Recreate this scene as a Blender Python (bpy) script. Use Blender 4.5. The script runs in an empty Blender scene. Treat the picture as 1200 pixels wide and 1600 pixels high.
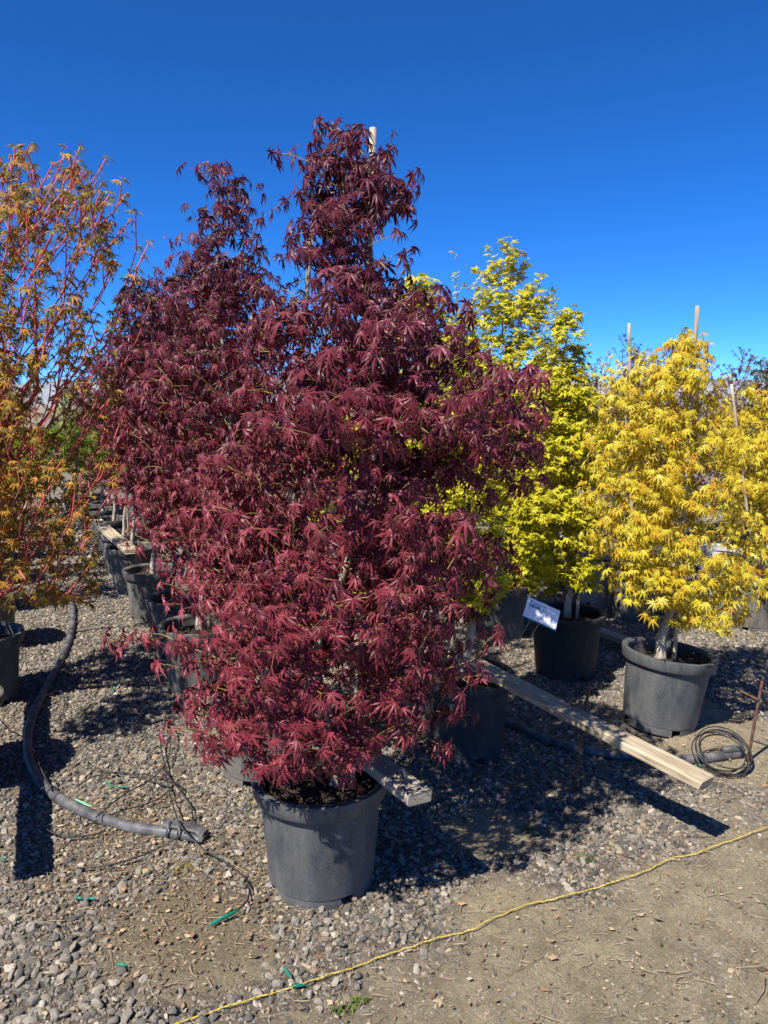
import bpy, bmesh, math, random
import numpy as np
from mathutils import Vector, Matrix, noise as mnoise

R = math.radians
random.seed(7)
rng = np.random.default_rng(11)
scene = bpy.context.scene
COL = scene.collection

# ------------------------------------------------------------------ camera
FPX, PITCH, CAMH = 1190.0, R(8.0), 1.6          # focal length in pixels of the 1200x1600 photograph
cam_d = bpy.data.cameras.new('camera')
cam = bpy.data.objects.new('camera', cam_d)
COL.objects.link(cam)
cam.location = (0, 0, CAMH)
cam.rotation_euler = (R(90) - PITCH, 0, 0)
cam_d.sensor_fit = 'VERTICAL'
cam_d.sensor_height = 36.0
cam_d.lens = 36.0 * FPX / 1600.0
cam_d.clip_start = 0.05
cam_d.clip_end = 5000
scene.camera = cam

# ------------------------------------------------------------------ sky and sun
SUN_TO = Vector((-0.156, -0.177, 0.296)).normalized()     # towards the sun (read from the rebar's shadow)
SUN_EL = math.asin(SUN_TO.z)
world = bpy.data.worlds.new('World')
scene.world = world
world.use_nodes = True
wn = world.node_tree.nodes
wl = world.node_tree.links
wn.clear()
w_out = wn.new('ShaderNodeOutputWorld')
w_bg = wn.new('ShaderNodeBackground')
w_sky = wn.new('ShaderNodeTexSky')
w_sky.sky_type = 'NISHITA'
w_sky.sun_disc = False
w_sky.sun_elevation = SUN_EL
w_sky.sun_rotation = math.atan2(SUN_TO.x, SUN_TO.y)
w_sky.altitude = 4500
w_sky.air_density = 0.8
w_sky.dust_density = 0.0
w_sky.ozone_density = 7.0
w_hs = wn.new('ShaderNodeHueSaturation')
w_hs.inputs['Saturation'].default_value = 1.18
w_hs.inputs['Value'].default_value = 1.0
w_bg.inputs['Strength'].default_value = 0.094
wl.new(w_sky.outputs['Color'], w_hs.inputs['Color'])
w_tint = wn.new('ShaderNodeMix')
w_tint.data_type = 'RGBA'
w_tint.blend_type = 'MULTIPLY'
w_tint.inputs['Factor'].default_value = 1.0
w_tint.inputs[7].default_value = (.76, 1.06, 1.30, 1)
wl.new(w_hs.outputs['Color'], w_tint.inputs[6])
wl.new(w_tint.outputs[2], w_bg.inputs['Color'])
wl.new(w_bg.outputs['Background'], w_out.inputs['Surface'])

sun_d = bpy.data.lights.new('sun', 'SUN')
sun_d.energy = 5.0
sun_d.angle = R(0.53)
sun_d.color = (1.0, 0.94, 0.84)
sun = bpy.data.objects.new('sun', sun_d)
COL.objects.link(sun)
sun.rotation_euler = SUN_TO.to_track_quat('Z', 'Y').to_euler()
sun.location = (-3, -3, 8)

vs = scene.view_settings
vs.view_transform = 'Standard'
vs.look = 'None'
vs.exposure = 0.9
vs.gamma = 1.0
vs.use_curve_mapping = False
cy = scene.cycles
scene.render.filter_size = 1.0
cy.max_bounces = 6
cy.diffuse_bounces = 3
cy.glossy_bounces = 2
cy.transmission_bounces = 4
cy.transparent_max_bounces = 4
cy.sample_clamp_indirect = 4.0
cy.use_denoising = True
cy.denoiser = "OPENIMAGEDENOISE"
cy.denoising_input_passes = "RGB_ALBEDO_NORMAL"

# ------------------------------------------------------------------ pixel -> world helpers
_f = Vector((0, math.cos(PITCH), -math.sin(PITCH)))
_u = Vector((0, math.sin(PITCH), math.cos(PITCH)))


def ray(px, py):
    return _f + Vector((1, 0, 0)) * ((px - 600) / FPX) + _u * ((800 - py) / FPX)


def P(px, py, z=0.0):                 # where the pixel's ray meets the height z
    d = ray(px, py)
    t = (z - CAMH) / d.z
    return Vector((d.x * t, d.y * t, z))


def PY(px, py, Y):                    # where the pixel's ray meets the plane y = Y
    d = ray(px, py)
    t = Y / d.y
    return Vector((d.x * t, Y, CAMH + d.z * t))


def project(p):                       # numpy (n,3) -> px, py, depth
    q = p - np.array([0, 0, CAMH])
    dep = q @ np.array(_f)
    return 600 + FPX * q[:, 0] / dep, 800 - FPX * (q @ np.array(_u)) / dep, dep


# ------------------------------------------------------------------ value noise (numpy)
_tab = rng.random((256, 256))


def vnoise(x, y, s=1.0, ox=0.0, oy=0.0):
    x = np.asarray(x, float) * s + ox + 500.0
    y = np.asarray(y, float) * s + oy + 500.0
    xi = np.floor(x).astype(int)
    yi = np.floor(y).astype(int)
    fx = x - xi
    fy = y - yi
    fx = fx * fx * (3 - 2 * fx)
    fy = fy * fy * (3 - 2 * fy)
    a = _tab[xi % 256, yi % 256]
    b = _tab[(xi + 1) % 256, yi % 256]
    c = _tab[xi % 256, (yi + 1) % 256]
    d = _tab[(xi + 1) % 256, (yi + 1) % 256]
    return (a * (1 - fx) + b * fx) * (1 - fy) + (c * (1 - fx) + d * fx) * fy


def ground_z(x, y):
    x = np.asarray(x, float)
    y = np.asarray(y, float)
    far = np.clip((y - 9) / 20, 0, 1)
    z = 0.030 * (vnoise(x, y, 1.3) - .5) + 0.016 * (vnoise(x, y, 4.5, 7, 3) - .5) + 0.008 * (vnoise(x, y, 13, 2, 9) - .5)
    return z * (1 - far) - 0.004


def gz(x, y):
    return float(ground_z(x, y))


def smooth(a, b, t):
    t = np.clip((t - a) / (b - a), 0, 1)
    return t * t * (3 - 2 * t)


_sa, _sb = P(430, 1640), P(1230, 1240)              # the line from which the ground turns sandy
_sn = Vector((_sb.y - _sa.y, -(_sb.x - _sa.x), 0)).normalized()
_spots = [(P(290, 1470), .30), (P(770, 1290), .16), (P(820, 1450), .30), (P(1080, 1130), .45), (P(1160, 1180), .4)]


def sand(x, y):                       # 1 = bare sandy ground, 0 = gravel
    x = np.asarray(x, float)
    y = np.asarray(y, float)
    s = (x - _sa.x) * _sn.x + (y - _sa.y) * _sn.y
    n = vnoise(x, y, 3.0, 11, 4) - .5
    v = smooth(-.22, .30, s + n * .75 + .25 * (vnoise(x, y, 9.0, 5, 8) - .5))
    for c, r in _spots:
        d = np.hypot(x - c.x, y - c.y) + n * .25
        v = np.maximum(v, 1 - smooth(r * .45, r, d))
    return v


def litter(x, y):                     # brown leaf litter round the end of the pipe and the near pot
    c1, c2 = P(215, 1300), P(330, 1400)
    x = np.asarray(x, float)
    y = np.asarray(y, float)
    n = vnoise(x, y, 4.0, 31, 14) - .5
    d = np.minimum(np.hypot(x - c1.x, (y - c1.y) * .8), np.hypot(x - c2.x, (y - c2.y) * .8)) + n * .25
    return .85 * (1 - smooth(.15, .50, d))


# ------------------------------------------------------------------ material helpers
def new_mat(name):
    m = bpy.data.materials.new(name)
    m.use_nodes = True
    nt = m.node_tree
    return m, nt.nodes, nt.links, nt.nodes['Principled BSDF']


def ramp(nodes, stops, interp='LINEAR'):
    r = nodes.new('ShaderNodeValToRGB')
    e = r.color_ramp.elements
    r.color_ramp.interpolation = interp
    while len(e) < len(stops):
        e.new(0.5)
    for el, (p, c) in zip(e, stops):
        el.position = p
        el.color = (*c, 1)
    return r


def noise_node(nodes, links, scale, detail=4, rough=.6, coord='Object', stretch=None):
    tc = nodes.new('ShaderNodeTexCoord')
    n = nodes.new('ShaderNodeTexNoise')
    n.inputs['Scale'].default_value = scale
    n.inputs['Detail'].default_value = detail
    n.inputs['Roughness'].default_value = rough
    if stretch:
        mp = nodes.new('ShaderNodeMapping')
        mp.inputs['Scale'].default_value = stretch
        links.new(tc.outputs[coord], mp.inputs['Vector'])
        links.new(mp.outputs['Vector'], n.inputs['Vector'])
    else:
        links.new(tc.outputs[coord], n.inputs['Vector'])
    return n


def bump(nodes, links, bsdf, src, strength, dist):
    b = nodes.new('ShaderNodeBump')
    b.inputs['Strength'].default_value = strength
    b.inputs['Distance'].default_value = dist
    links.new(src, b.inputs['Height'])
    links.new(b.outputs['Normal'], bsdf.inputs['Normal'])
    return b


def noise_mat(name, stops, scale, rough=.7, bump_s=.3, bump_d=.003, stretch=None, detail=5, spec=.3, bscale=None):
    m, n, l, b = new_mat(name)
    t = noise_node(n, l, scale, detail, .65, stretch=stretch)
    r = ramp(n, stops)
    l.new(t.outputs['Fac'], r.inputs['Fac'])
    l.new(r.outputs['Color'], b.inputs['Base Color'])
    b.inputs['Roughness'].default_value = rough
    b.inputs['Specular IOR Level'].default_value = spec
    if bump_s:
        t2 = noise_node(n, l, bscale or scale * 2.5, 4, .6, stretch=stretch)
        bump(n, l, b, t2.outputs['Fac'], bump_s, bump_d)
    return m


def leaf_mat(name, stops, trans_stops, trans=.30, rough=.5, spec=.35, top=None):
    m, n, l, b = new_mat(name)
    geo = n.new('ShaderNodeNewGeometry')
    oi = n.new('ShaderNodeObjectInfo')
    add = n.new('ShaderNodeMath')
    add.operation = 'ADD'
    fr = n.new('ShaderNodeMath')
    fr.operation = 'FRACT'
    l.new(geo.outputs['Random Per Island'], add.inputs[0])
    l.new(oi.outputs['Random'], add.inputs[1])
    l.new(add.outputs[0], fr.inputs[0])
    r = ramp(n, stops)
    l.new(fr.outputs[0], r.inputs['Fac'])
    # fine mottling along the blade
    t = noise_node(n, l, 60, 3, .6)
    mx = n.new('ShaderNodeMix')
    mx.data_type = 'RGBA'
    mx.blend_type = 'MULTIPLY'
    mx.inputs['Factor'].default_value = .5
    r3 = ramp(n, [(.3, (.6, .6, .6)), (.7, (1.15, 1.15, 1.15))])
    l.new(t.outputs['Fac'], r3.inputs['Fac'])
    l.new(r.outputs['Color'], mx.inputs[6])
    l.new(r3.outputs['Color'], mx.inputs[7])
    col = mx.outputs[2]
    if top:                           # shade on the upper leaves painted in by height, plus purpler young shoots
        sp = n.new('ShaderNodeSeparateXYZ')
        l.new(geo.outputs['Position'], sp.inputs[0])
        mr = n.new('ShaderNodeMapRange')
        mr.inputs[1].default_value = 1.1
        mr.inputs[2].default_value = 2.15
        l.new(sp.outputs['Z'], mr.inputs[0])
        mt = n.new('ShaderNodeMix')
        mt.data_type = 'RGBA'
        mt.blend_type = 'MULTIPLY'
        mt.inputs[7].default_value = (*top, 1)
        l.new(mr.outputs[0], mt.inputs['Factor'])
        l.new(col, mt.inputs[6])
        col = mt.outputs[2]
    l.new(col, b.inputs['Base Color'])
    b.inputs['Roughness'].default_value = rough
    b.inputs['Specular IOR Level'].default_value = spec
    r2 = ramp(n, trans_stops)
    l.new(fr.outputs[0], r2.inputs['Fac'])
    tr = n.new('ShaderNodeBsdfTranslucent')
    l.new(r2.outputs['Color'], tr.inputs['Color'])
    ms = n.new('ShaderNodeMixShader')
    ms.inputs[0].default_value = trans
    out = n['Material Output']
    l.new(b.outputs[0], ms.inputs[1])
    l.new(tr.outputs[0], ms.inputs[2])
    l.new(ms.outputs[0], out.inputs['Surface'])
    return m


M = {}
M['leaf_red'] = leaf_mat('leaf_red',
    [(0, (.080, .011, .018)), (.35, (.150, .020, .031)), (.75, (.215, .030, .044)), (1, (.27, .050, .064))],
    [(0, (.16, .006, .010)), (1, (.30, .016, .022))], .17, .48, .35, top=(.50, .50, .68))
M['leaf_lime'] = leaf_mat('leaf_lime',
    [(0, (.33, .31, .012)), (.5, (.52, .47, .018)), (1, (.66, .58, .04))],
    [(0, (.30, .32, .01)), (1, (.55, .50, .02))], .35, .55, .25)
M['leaf_gold'] = leaf_mat('leaf_gold',
    [(0, (.42, .20, .016)), (.12, (.52, .35, .022)), (.45, (.60, .47, .03)), (.75, (.66, .55, .05)), (.9, (.50, .46, .03)), (1, (.74, .66, .16))],
    [(0, (.58, .34, .01)), (1, (.74, .58, .03))], .33, .55, .25)
M['leaf_coral'] = leaf_mat('leaf_coral',
    [(0, (.10, .092, .02)), (.35, (.21, .155, .022)), (.7, (.40, .235, .024)), (1, (.56, .26, .04))],
    [(0, (.20, .19, .02)), (1, (.50, .25, .02))], .30, .5, .3)
M['leaf_green'] = leaf_mat('leaf_green',
    [(0, (.09, .15, .012)), (1, (.24, .32, .025))], [(0, (.18, .26, .01)), (1, (.30, .40, .02))], .3, .5, .3)
M['leaf_plum'] = leaf_mat('leaf_plum',
    [(0, (.06, .015, .025)), (1, (.13, .035, .045))], [(0, (.12, .01, .02)), (1, (.2, .03, .04))], .2, .6, .2)
M['leaf_olive'] = leaf_mat('leaf_olive',
    [(0, (.06, .06, .025)), (1, (.14, .12, .05))], [(0, (.10, .10, .02)), (1, (.16, .14, .04))], .2, .6, .2)

M['bark_grey'] = noise_mat('bark_grey', [(.3, (.16, .13, .10)), (.5, (.33, .29, .23)), (.7, (.48, .43, .35))], 40, .85, .6, .004, stretch=(1, 1, .35))
M['bark_coral'] = noise_mat('bark_coral', [(.3, (.33, .12, .09)), (.5, (.44, .17, .125)), (.7, (.52, .26, .19))], 30, .6, .4, .002, stretch=(1, 1, .5))
M['twig_coral'] = noise_mat('twig_coral', [(.3, (.36, .035, .045)), (.5, (.50, .085, .075)), (.7, (.58, .20, .15))], 14, .5, 0)
M['twig_olive'] = noise_mat('twig_olive', [(.3, (.10, .075, .025)), (.5, (.20, .16, .045)), (.7, (.33, .27, .08))], 12, .6, 0)
M['twig_gold'] = noise_mat('twig_gold', [(.3, (.15, .15, .04)), (.5, (.26, .25, .06)), (.7, (.36, .30, .12))], 12, .6, 0)
M['twig_brown'] = noise_mat('twig_brown', [(.3, (.14, .07, .03)), (.6, (.26, .13, .045)), (.75, (.30, .20, .09))], 12, .6, 0)
M['twig_plum'] = noise_mat('twig_plum', [(.3, (.05, .025, .03)), (.7, (.12, .06, .06))], 12, .7, 0)
M['petiole'] = noise_mat('petiole', [(.3, (.16, .03, .035)), (.7, (.30, .10, .06))], 10, .5, 0)
M['stake'] = noise_mat('stake', [(.3, (.15, .12, .085)), (.5, (.32, .27, .205)), (.7, (.44, .39, .31))], 25, .8, .4, .002, stretch=(1, 1, .08))
M['tie'] = noise_mat('tie', [(.3, (.0, .12, .075)), (.7, (.01, .22, .14))], 30, .45, 0)
M['green_plastic'] = noise_mat('green_plastic', [(.3, (.0, .10, .065)), (.7, (.012, .20, .13))], 40, .4, .2, .001)
M['pale_green_plastic'] = noise_mat('pale_green_plastic', [(.3, (.10, .42, .24)), (.7, (.20, .55, .35))], 40, .4, .2, .001)
M['wire'] = noise_mat('wire', [(.3, (.35, .35, .36)), (.7, (.55, .55, .56))], 30, .35, 0)
M['wire'].node_tree.nodes['Principled BSDF'].inputs['Metallic'].default_value = .8
M['rust'] = noise_mat('rust', [(.3, (.045, .024, .017)), (.5, (.105, .052, .034)), (.7, (.17, .09, .058))], 60, .85, .6, .002)
M['drip'] = noise_mat('drip', [(.35, (.012, .012, .013)), (.7, (.055, .053, .05))], 20, .5, 0)
M['string'] = noise_mat('string', [(.3, (.30, .21, .04)), (.5, (.48, .36, .06)), (.75, (.58, .48, .16))], 30, .7, .5, .002)
M['paper'] = noise_mat('paper', [(.3, (.6, .6, .58)), (.7, (.75, .75, .73))], 20, .6, 0)
M['dry'] = noise_mat('dry', [(.3, (.16, .11, .065)), (.5, (.33, .25, .16)), (.7, (.46, .38, .26))], 25, .85, .4, .003)
_m, _n, _l, _b = new_mat('litter')
_g = _n.new('ShaderNodeNewGeometry')
_r = ramp(_n, [(0, (.06, .038, .022)), (.35, (.16, .105, .058)), (.65, (.27, .19, .11)), (.9, (.40, .31, .20)), (1, (.33, .16, .07))])
_l.new(_g.outputs['Random Per Island'], _r.inputs['Fac'])
_l.new(_r.outputs['Color'], _b.inputs['Base Color'])
_b.inputs['Roughness'].default_value = .9
M['litter'] = _m
M['hill'] = noise_mat('hill', [(.3, (.16, .18, .21)), (.7, (.26, .27, .29))], .02, .9, 0)


def pot_material(name, dark, mid, dust, dust_amt):
    m, n, l, b = new_mat(name)
    oi = n.new('ShaderNodeObjectInfo')
    t = noise_node(n, l, 11, 7, .75, stretch=(1, 1, .35))
    fine = noise_node(n, l, 150, 5, .8)
    sep = n.new('ShaderNodeSeparateXYZ')
    tc = n.new('ShaderNodeTexCoord')
    l.new(tc.outputs['Object'], sep.inputs[0])
    r1 = ramp(n, [(.34, dark), (.72, mid)])
    l.new(fine.outputs['Fac'], r1.inputs['Fac'])
    # dried splash dust, thickest near the foot and in patches
    hz = n.new('ShaderNodeMapRange')
    hz.inputs[1].default_value = .0
    hz.inputs[2].default_value = .20
    hz.inputs[3].default_value = .34
    hz.inputs[4].default_value = 0.0
    l.new(sep.outputs['Z'], hz.inputs[0])
    r2 = ramp(n, [(.42, (0, 0, 0)), (.68, (1, 1, 1))])
    l.new(t.outputs['Fac'], r2.inputs['Fac'])
    ad = n.new('ShaderNodeMath')
    ad.operation = 'MULTIPLY_ADD'
    ad.inputs[1].default_value = dust_amt
    l.new(r2.outputs['Color'], ad.inputs[0])
    l.new(hz.outputs[0], ad.inputs[2])
    mx = n.new('ShaderNodeMix')
    mx.data_type = 'RGBA'
    l.new(ad.outputs[0], mx.inputs['Factor'])
    l.new(r1.outputs['Color'], mx.inputs[6])
    mx.inputs[7].default_value = (*dust, 1)
    l.new(mx.outputs[2], b.inputs['Base Color'])
    b.inputs['Roughness'].default_value = .58
    b.inputs['Specular IOR Level'].default_value = .35
    bump(n, l, b, fine.outputs['Fac'], .25, .0015)
    return m


M['pot'] = pot_material('pot', (.022, .025, .028), (.098, .104, .111), (.165, .162, .155), .5)
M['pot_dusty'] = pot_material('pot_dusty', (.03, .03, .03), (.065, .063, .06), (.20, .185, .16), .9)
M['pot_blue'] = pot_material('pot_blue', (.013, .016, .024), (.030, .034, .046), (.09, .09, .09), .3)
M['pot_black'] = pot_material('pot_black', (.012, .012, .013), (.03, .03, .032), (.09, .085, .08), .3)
M['pot_pale'] = pot_material('pot_pale', (.36, .37, .40), (.46, .47, .50), (.4, .38, .36), .4)
M['soil'] = noise_mat('soil', [(.3, (.012, .009, .007)), (.55, (.045, .033, .024)), (.75, (.11, .085, .06))], 60, .95, 1.0, .012)
M['wood'] = noise_mat('wood', [(.32, (.09, .065, .04)), (.43, (.27, .21, .14)), (.56, (.42, .35, .245)), (.70, (.54, .47, .355))], 9, .8, .6, .003, stretch=(.6, 17, 17), detail=8, bscale=14)
M['wood_grey'] = noise_mat('wood_grey', [(.28, (.12, .10, .075)), (.45, (.25, .21, .165)), (.6, (.36, .32, .265)), (.75, (.46, .42, .36))], 9, .85, .7, .003, stretch=(.6, 17, 17), detail=8, bscale=14)
M['pipe'] = noise_mat('pipe', [(.3, (.030, .030, .032)), (.5, (.085, .085, .088)), (.72, (.20, .195, .185))], 14, .5, .25, .002, detail=7)


def stone_mat():
    m, n, l, b = new_mat('stone')
    at = n.new('ShaderNodeAttribute')
    at.attribute_type = 'INSTANCER'
    at.attribute_name = 'tint'
    oi = n.new('ShaderNodeObjectInfo')
    ad = n.new('ShaderNodeMath')
    ad.operation = 'ADD'
    fr = n.new('ShaderNodeMath')
    fr.operation = 'FRACT'
    l.new(at.outputs['Fac'], ad.inputs[0])
    l.new(oi.outputs['Random'], ad.inputs[1])
    l.new(ad.outputs[0], fr.inputs[0])
    r = ramp(n, [(0, (.075, .071, .066)), (.16, (.21, .197, .178)), (.32, (.35, .315, .262)), (.46, (.13, .124, .115)),
                 (.60, (.28, .255, .215)), (.72, (.42, .385, .325)), (.80, (.36, .25, .175)), (.84, (.15, .142, .13)), (.90, (.24, .225, .20)), (.96, (.58, .53, .45)), (1, (.44, .34, .20))])
    l.new(fr.outputs[0], r.inputs['Fac'])
    t = noise_node(n, l, 4.5, 6, .7)
    r2 = ramp(n, [(.3, (.55, .53, .50)), (.7, (1.2, 1.17, 1.12))])
    l.new(t.outputs['Fac'], r2.inputs['Fac'])
    mx = n.new('ShaderNodeMix')
    mx.data_type = 'RGBA'
    mx.blend_type = 'MULTIPLY'
    mx.inputs['Factor'].default_value = .8
    l.new(r.outputs['Color'], mx.inputs[6])
    l.new(r2.outputs['Color'], mx.inputs[7])
    l.new(mx.outputs[2], b.inputs['Base Color'])
    b.inputs['Roughness'].default_value = .75
    b.inputs['Specular IOR Level'].default_value = .3
    t3 = noise_node(n, l, 9, 4, .6)
    bump(n, l, b, t3.outputs['Fac'], .5, .15)
    return m


M['stone'] = stone_mat()


def ground_mat():
    m, n, l, b = new_mat('ground')
    at = n.new('ShaderNodeAttribute')
    at.attribute_name = 'sand'
    at2 = n.new('ShaderNodeAttribute')
    at2.attribute_name = 'litter'
    t1 = noise_node(n, l, 9, 8, .75)
    t2 = noise_node(n, l, 130, 8, .85)
    tc = n.new('ShaderNodeTexCoord')
    vo = n.new('ShaderNodeTexVoronoi')
    vo.inputs['Scale'].default_value = 42
    vo.inputs['Randomness'].default_value = 1
    l.new(tc.outputs['Object'], vo.inputs['Vector'])
    # sand
    rs = ramp(n, [(.30, (.10, .08, .05)), (.42, (.33, .275, .18)), (.54, (.49, .42, .29)), (.68, (.70, .62, .46))])
    l.new(t2.outputs['Fac'], rs.inputs['Fac'])
    rs2 = ramp(n, [(.35, (.60, .58, .54)), (.62, (1.12, 1.10, 1.05))])
    l.new(t1.outputs['Fac'], rs2.inputs['Fac'])
    ms = n.new('ShaderNodeMix')
    ms.data_type = 'RGBA'
    ms.blend_type = 'MULTIPLY'
    ms.inputs['Factor'].default_value = .9
    l.new(rs.outputs['Color'], ms.inputs[6])
    l.new(rs2.outputs['Color'], ms.inputs[7])
    # fine stones
    hs = n.new('ShaderNodeSeparateColor')
    l.new(vo.outputs['Color'], hs.inputs[0])
    rg = ramp(n, [(0, (.09, .08, .068)), (.3, (.22, .185, .145)), (.55, (.15, .13, .11)), (.75, (.33, .27, .20)), (.92, (.42, .35, .27)), (1, (.34, .22, .14))])
    l.new(hs.outputs[0], rg.inputs['Fac'])
    mg = n.new('ShaderNodeMix')
    mg.data_type = 'RGBA'
    l.new(at.outputs['Fac'], mg.inputs['Factor'])
    l.new(rg.outputs['Color'], mg.inputs[6])
    l.new(ms.outputs[2], mg.inputs[7])
    # litter
    rl = ramp(n, [(.34, (.05, .036, .022)), (.45, (.17, .128, .078)), (.56, (.29, .225, .145)), (.68, (.44, .36, .25))])
    l.new(t2.outputs['Fac'], rl.inputs['Fac'])
    ml = n.new('ShaderNodeMix')
    ml.data_type = 'RGBA'
    l.new(at2.outputs['Fac'], ml.inputs['Factor'])
    l.new(mg.outputs[2], ml.inputs[6])
    l.new(rl.outputs['Color'], ml.inputs[7])
    l.new(ml.outputs[2], b.inputs['Base Color'])
    b.inputs['Roughness'].default_value = .92
    b.inputs['Specular IOR Level'].default_value = .2
    # relief: stones where gravel, crumbs everywhere
    inv = n.new('ShaderNodeMath')
    inv.operation = 'MULTIPLY_ADD'
    inv.inputs[1].default_value = -.85
    inv.inputs[2].default_value = 1
    l.new(at.outputs['Fac'], inv.inputs[0])
    mh = n.new('ShaderNodeMath')
    mh.operation = 'MULTIPLY'
    l.new(vo.outputs['Distance'], mh.inputs[0])
    l.new(inv.outputs[0], mh.inputs[1])
    mh2 = n.new('ShaderNodeMath')
    mh2.operation = 'MULTIPLY_ADD'
    mh2.inputs[1].default_value = -1.0
    l.new(mh.outputs[0], mh2.inputs[0])
    l.new(t2.outputs['Fac'], mh2.inputs[2])
    bump(n, l, b, mh2.outputs[0], 1.0, .022)
    return m


M['ground'] = ground_mat()


# ------------------------------------------------------------------ mesh helpers
def link(name, me, mat=None, parent=None):
    o = bpy.data.objects.new(name, me)
    COL.objects.link(o)
    if mat is not None and me is not None and not me.materials:
        me.materials.append(mat)
    if parent is not None:
        o.parent = parent
    return o


def empty(name, loc):
    o = bpy.data.objects.new(name, None)
    o.empty_display_size = .1
    COL.objects.link(o)
    o.location = loc
    return o


def tag(o, label, cat, group=None, kind=None):
    o['label'] = label
    o['category'] = cat
    if group:
        o['group'] = group
    if kind:
        o['kind'] = kind
    return o


def np_mesh(name, verts, tris, smooth_=True):
    verts = np.ascontiguousarray(verts, dtype=np.float32)
    tris = np.ascontiguousarray(tris, dtype=np.int32)
    me = bpy.data.meshes.new(name)
    me.vertices.add(len(verts))
    me.vertices.foreach_set('co', verts.ravel())
    nt = len(tris)
    k = tris.shape[1]
    me.loops.add(nt * k)
    me.loops.foreach_set('vertex_index', tris.ravel())
    me.polygons.add(nt)
    me.polygons.foreach_set('loop_start', np.arange(0, nt * k, k, dtype=np.int32))
    me.polygons.foreach_set('use_smooth', np.full(nt, smooth_, dtype=bool))
    me.update(calc_edges=True)
    me.validate()
    return me


class MB:
    def __init__(s):
        s.v = []
        s.f = []

    def tube(s, pts, rad, sides=6, cap=True):
        pts = [Vector(p) for p in pts]
        n = len(pts)
        if not hasattr(rad, '__len__'):
            rad = [rad] * n
        base = len(s.v)
        ref = None
        for i, p in enumerate(pts):
            t = pts[min(i + 1, n - 1)] - pts[max(i - 1, 0)]
            if t.length < 1e-9:
                t = Vector((0, 0, 1))
            t.normalize()
            if ref is None:
                a = Vector((0, 0, 1)) if abs(t.z) < .9 else Vector((1, 0, 0))
                ref = a
            x = (ref - t * ref.dot(t))
            if x.length < 1e-4:
                x = t.orthogonal()
            x.normalize()
            ref = x
            y = t.cross(x)
            for k in range(sides):
                an = 2 * math.pi * k / sides
                s.v.append(p + (x * math.cos(an) + y * math.sin(an)) * rad[i])
        for i in range(n - 1):
            for k in range(sides):
                a = base + i * sides + k
                b = base + i * sides + (k + 1) % sides
                s.f.append((a, b, b + sides, a + sides))
        if cap:
            s.f.append(tuple(base + k for k in range(sides))[::-1])
            s.f.append(tuple(base + (n - 1) * sides + k for k in range(sides)))
        return s

    def box(s, c, size, mat=None):
        base = len(s.v)
        for dx in (-.5, .5):
            for dy in (-.5, .5):
                for dz in (-.5, .5):
                    v = Vector((c[0] + dx * size[0], c[1] + dy * size[1], c[2] + dz * size[2]))
                    s.v.append(mat @ v if mat else v)
        for q in ((0, 1, 3, 2), (4, 6, 7, 5), (0, 4, 5, 1), (2, 3, 7, 6), (0, 2, 6, 4), (1, 5, 7, 3)):
            s.f.append(tuple(base + i for i in q))
        return s

    def quad(s, a, b, c, d):
        base = len(s.v)
        s.v += [Vector(a), Vector(b), Vector(c), Vector(d)]
        s.f.append((base, base + 1, base + 2, base + 3))

    def mesh(s, name, smooth_=True):
        me = bpy.data.meshes.new(name)
        me.from_pydata([tuple(v) for v in s.v], [], s.f)
        if smooth_:
            me.polygons.foreach_set('use_smooth', np.ones(len(me.polygons), dtype=bool))
        me.update()
        return me

    def build(s, name, mat, parent=None, smooth_=True):
        return link(name, s.mesh(name, smooth_), mat, parent)


def catmull(pts, n=8):
    pts = [Vector(p) for p in pts]
    q = [pts[0] * 2 - pts[1]] + pts + [pts[-1] * 2 - pts[-2]]
    out = []
    for i in range(1, len(q) - 2):
        for k in range(n):
            t = k / n
            a, b, c, d = q[i - 1], q[i], q[i + 1], q[i + 2]
            out.append(.5 * ((2 * b) + (c - a) * t + (2 * a - 5 * b + 4 * c - d) * t * t + (3 * b - a - 3 * c + d) * t ** 3))
    out.append(pts[-1])
    return out


def lathe(profile, seg=72, keep=None, wob=0.0):
    v, f = [], []
    n = len(profile)
    for k in range(seg):
        a = 2 * math.pi * k / seg
        w = 1 + wob * math.sin(2 * a + 1.0) + wob * .5 * math.sin(3 * a)
        for r, z in profile:
            v.append((r * w * math.cos(a), r * w * math.sin(a), z))
    for k in range(seg):
        if keep and not keep(k):
            continue
        k2 = (k + 1) % seg
        for i in range(n - 1):
            f.append((k * n + i, k2 * n + i, k2 * n + i + 1, k * n + i + 1))
    me = bpy.data.meshes.new('lathe')
    me.from_pydata(v, [], f)
    me.polygons.foreach_set('use_smooth', np.ones(len(me.polygons), dtype=bool))
    me.update()
    bm = bmesh.new()
    bm.from_mesh(me)
    bmesh.ops.recalc_face_normals(bm, faces=bm.faces)
    for e in bm.edges:
        if len(e.link_faces) == 2 and e.calc_face_angle(0) > R(32):
            e.smooth = False
    bm.to_mesh(me)
    bm.free()
    return me


# ================================================================== THE SETTING
def axis(lo, hi, step, far):
    core = list(np.arange(lo, hi, step))
    out = []
    d, x = step, hi
    while x < far:
        out.append(x)
        d *= 1.28
        x += d
    out.append(far)
    neg = []
    d, x = step * 1.28, lo - step
    while x > -far:
        neg.append(x)
        d *= 1.28
        x -= d
    neg.append(-far)
    return np.array(neg[::-1] + core + out)


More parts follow.
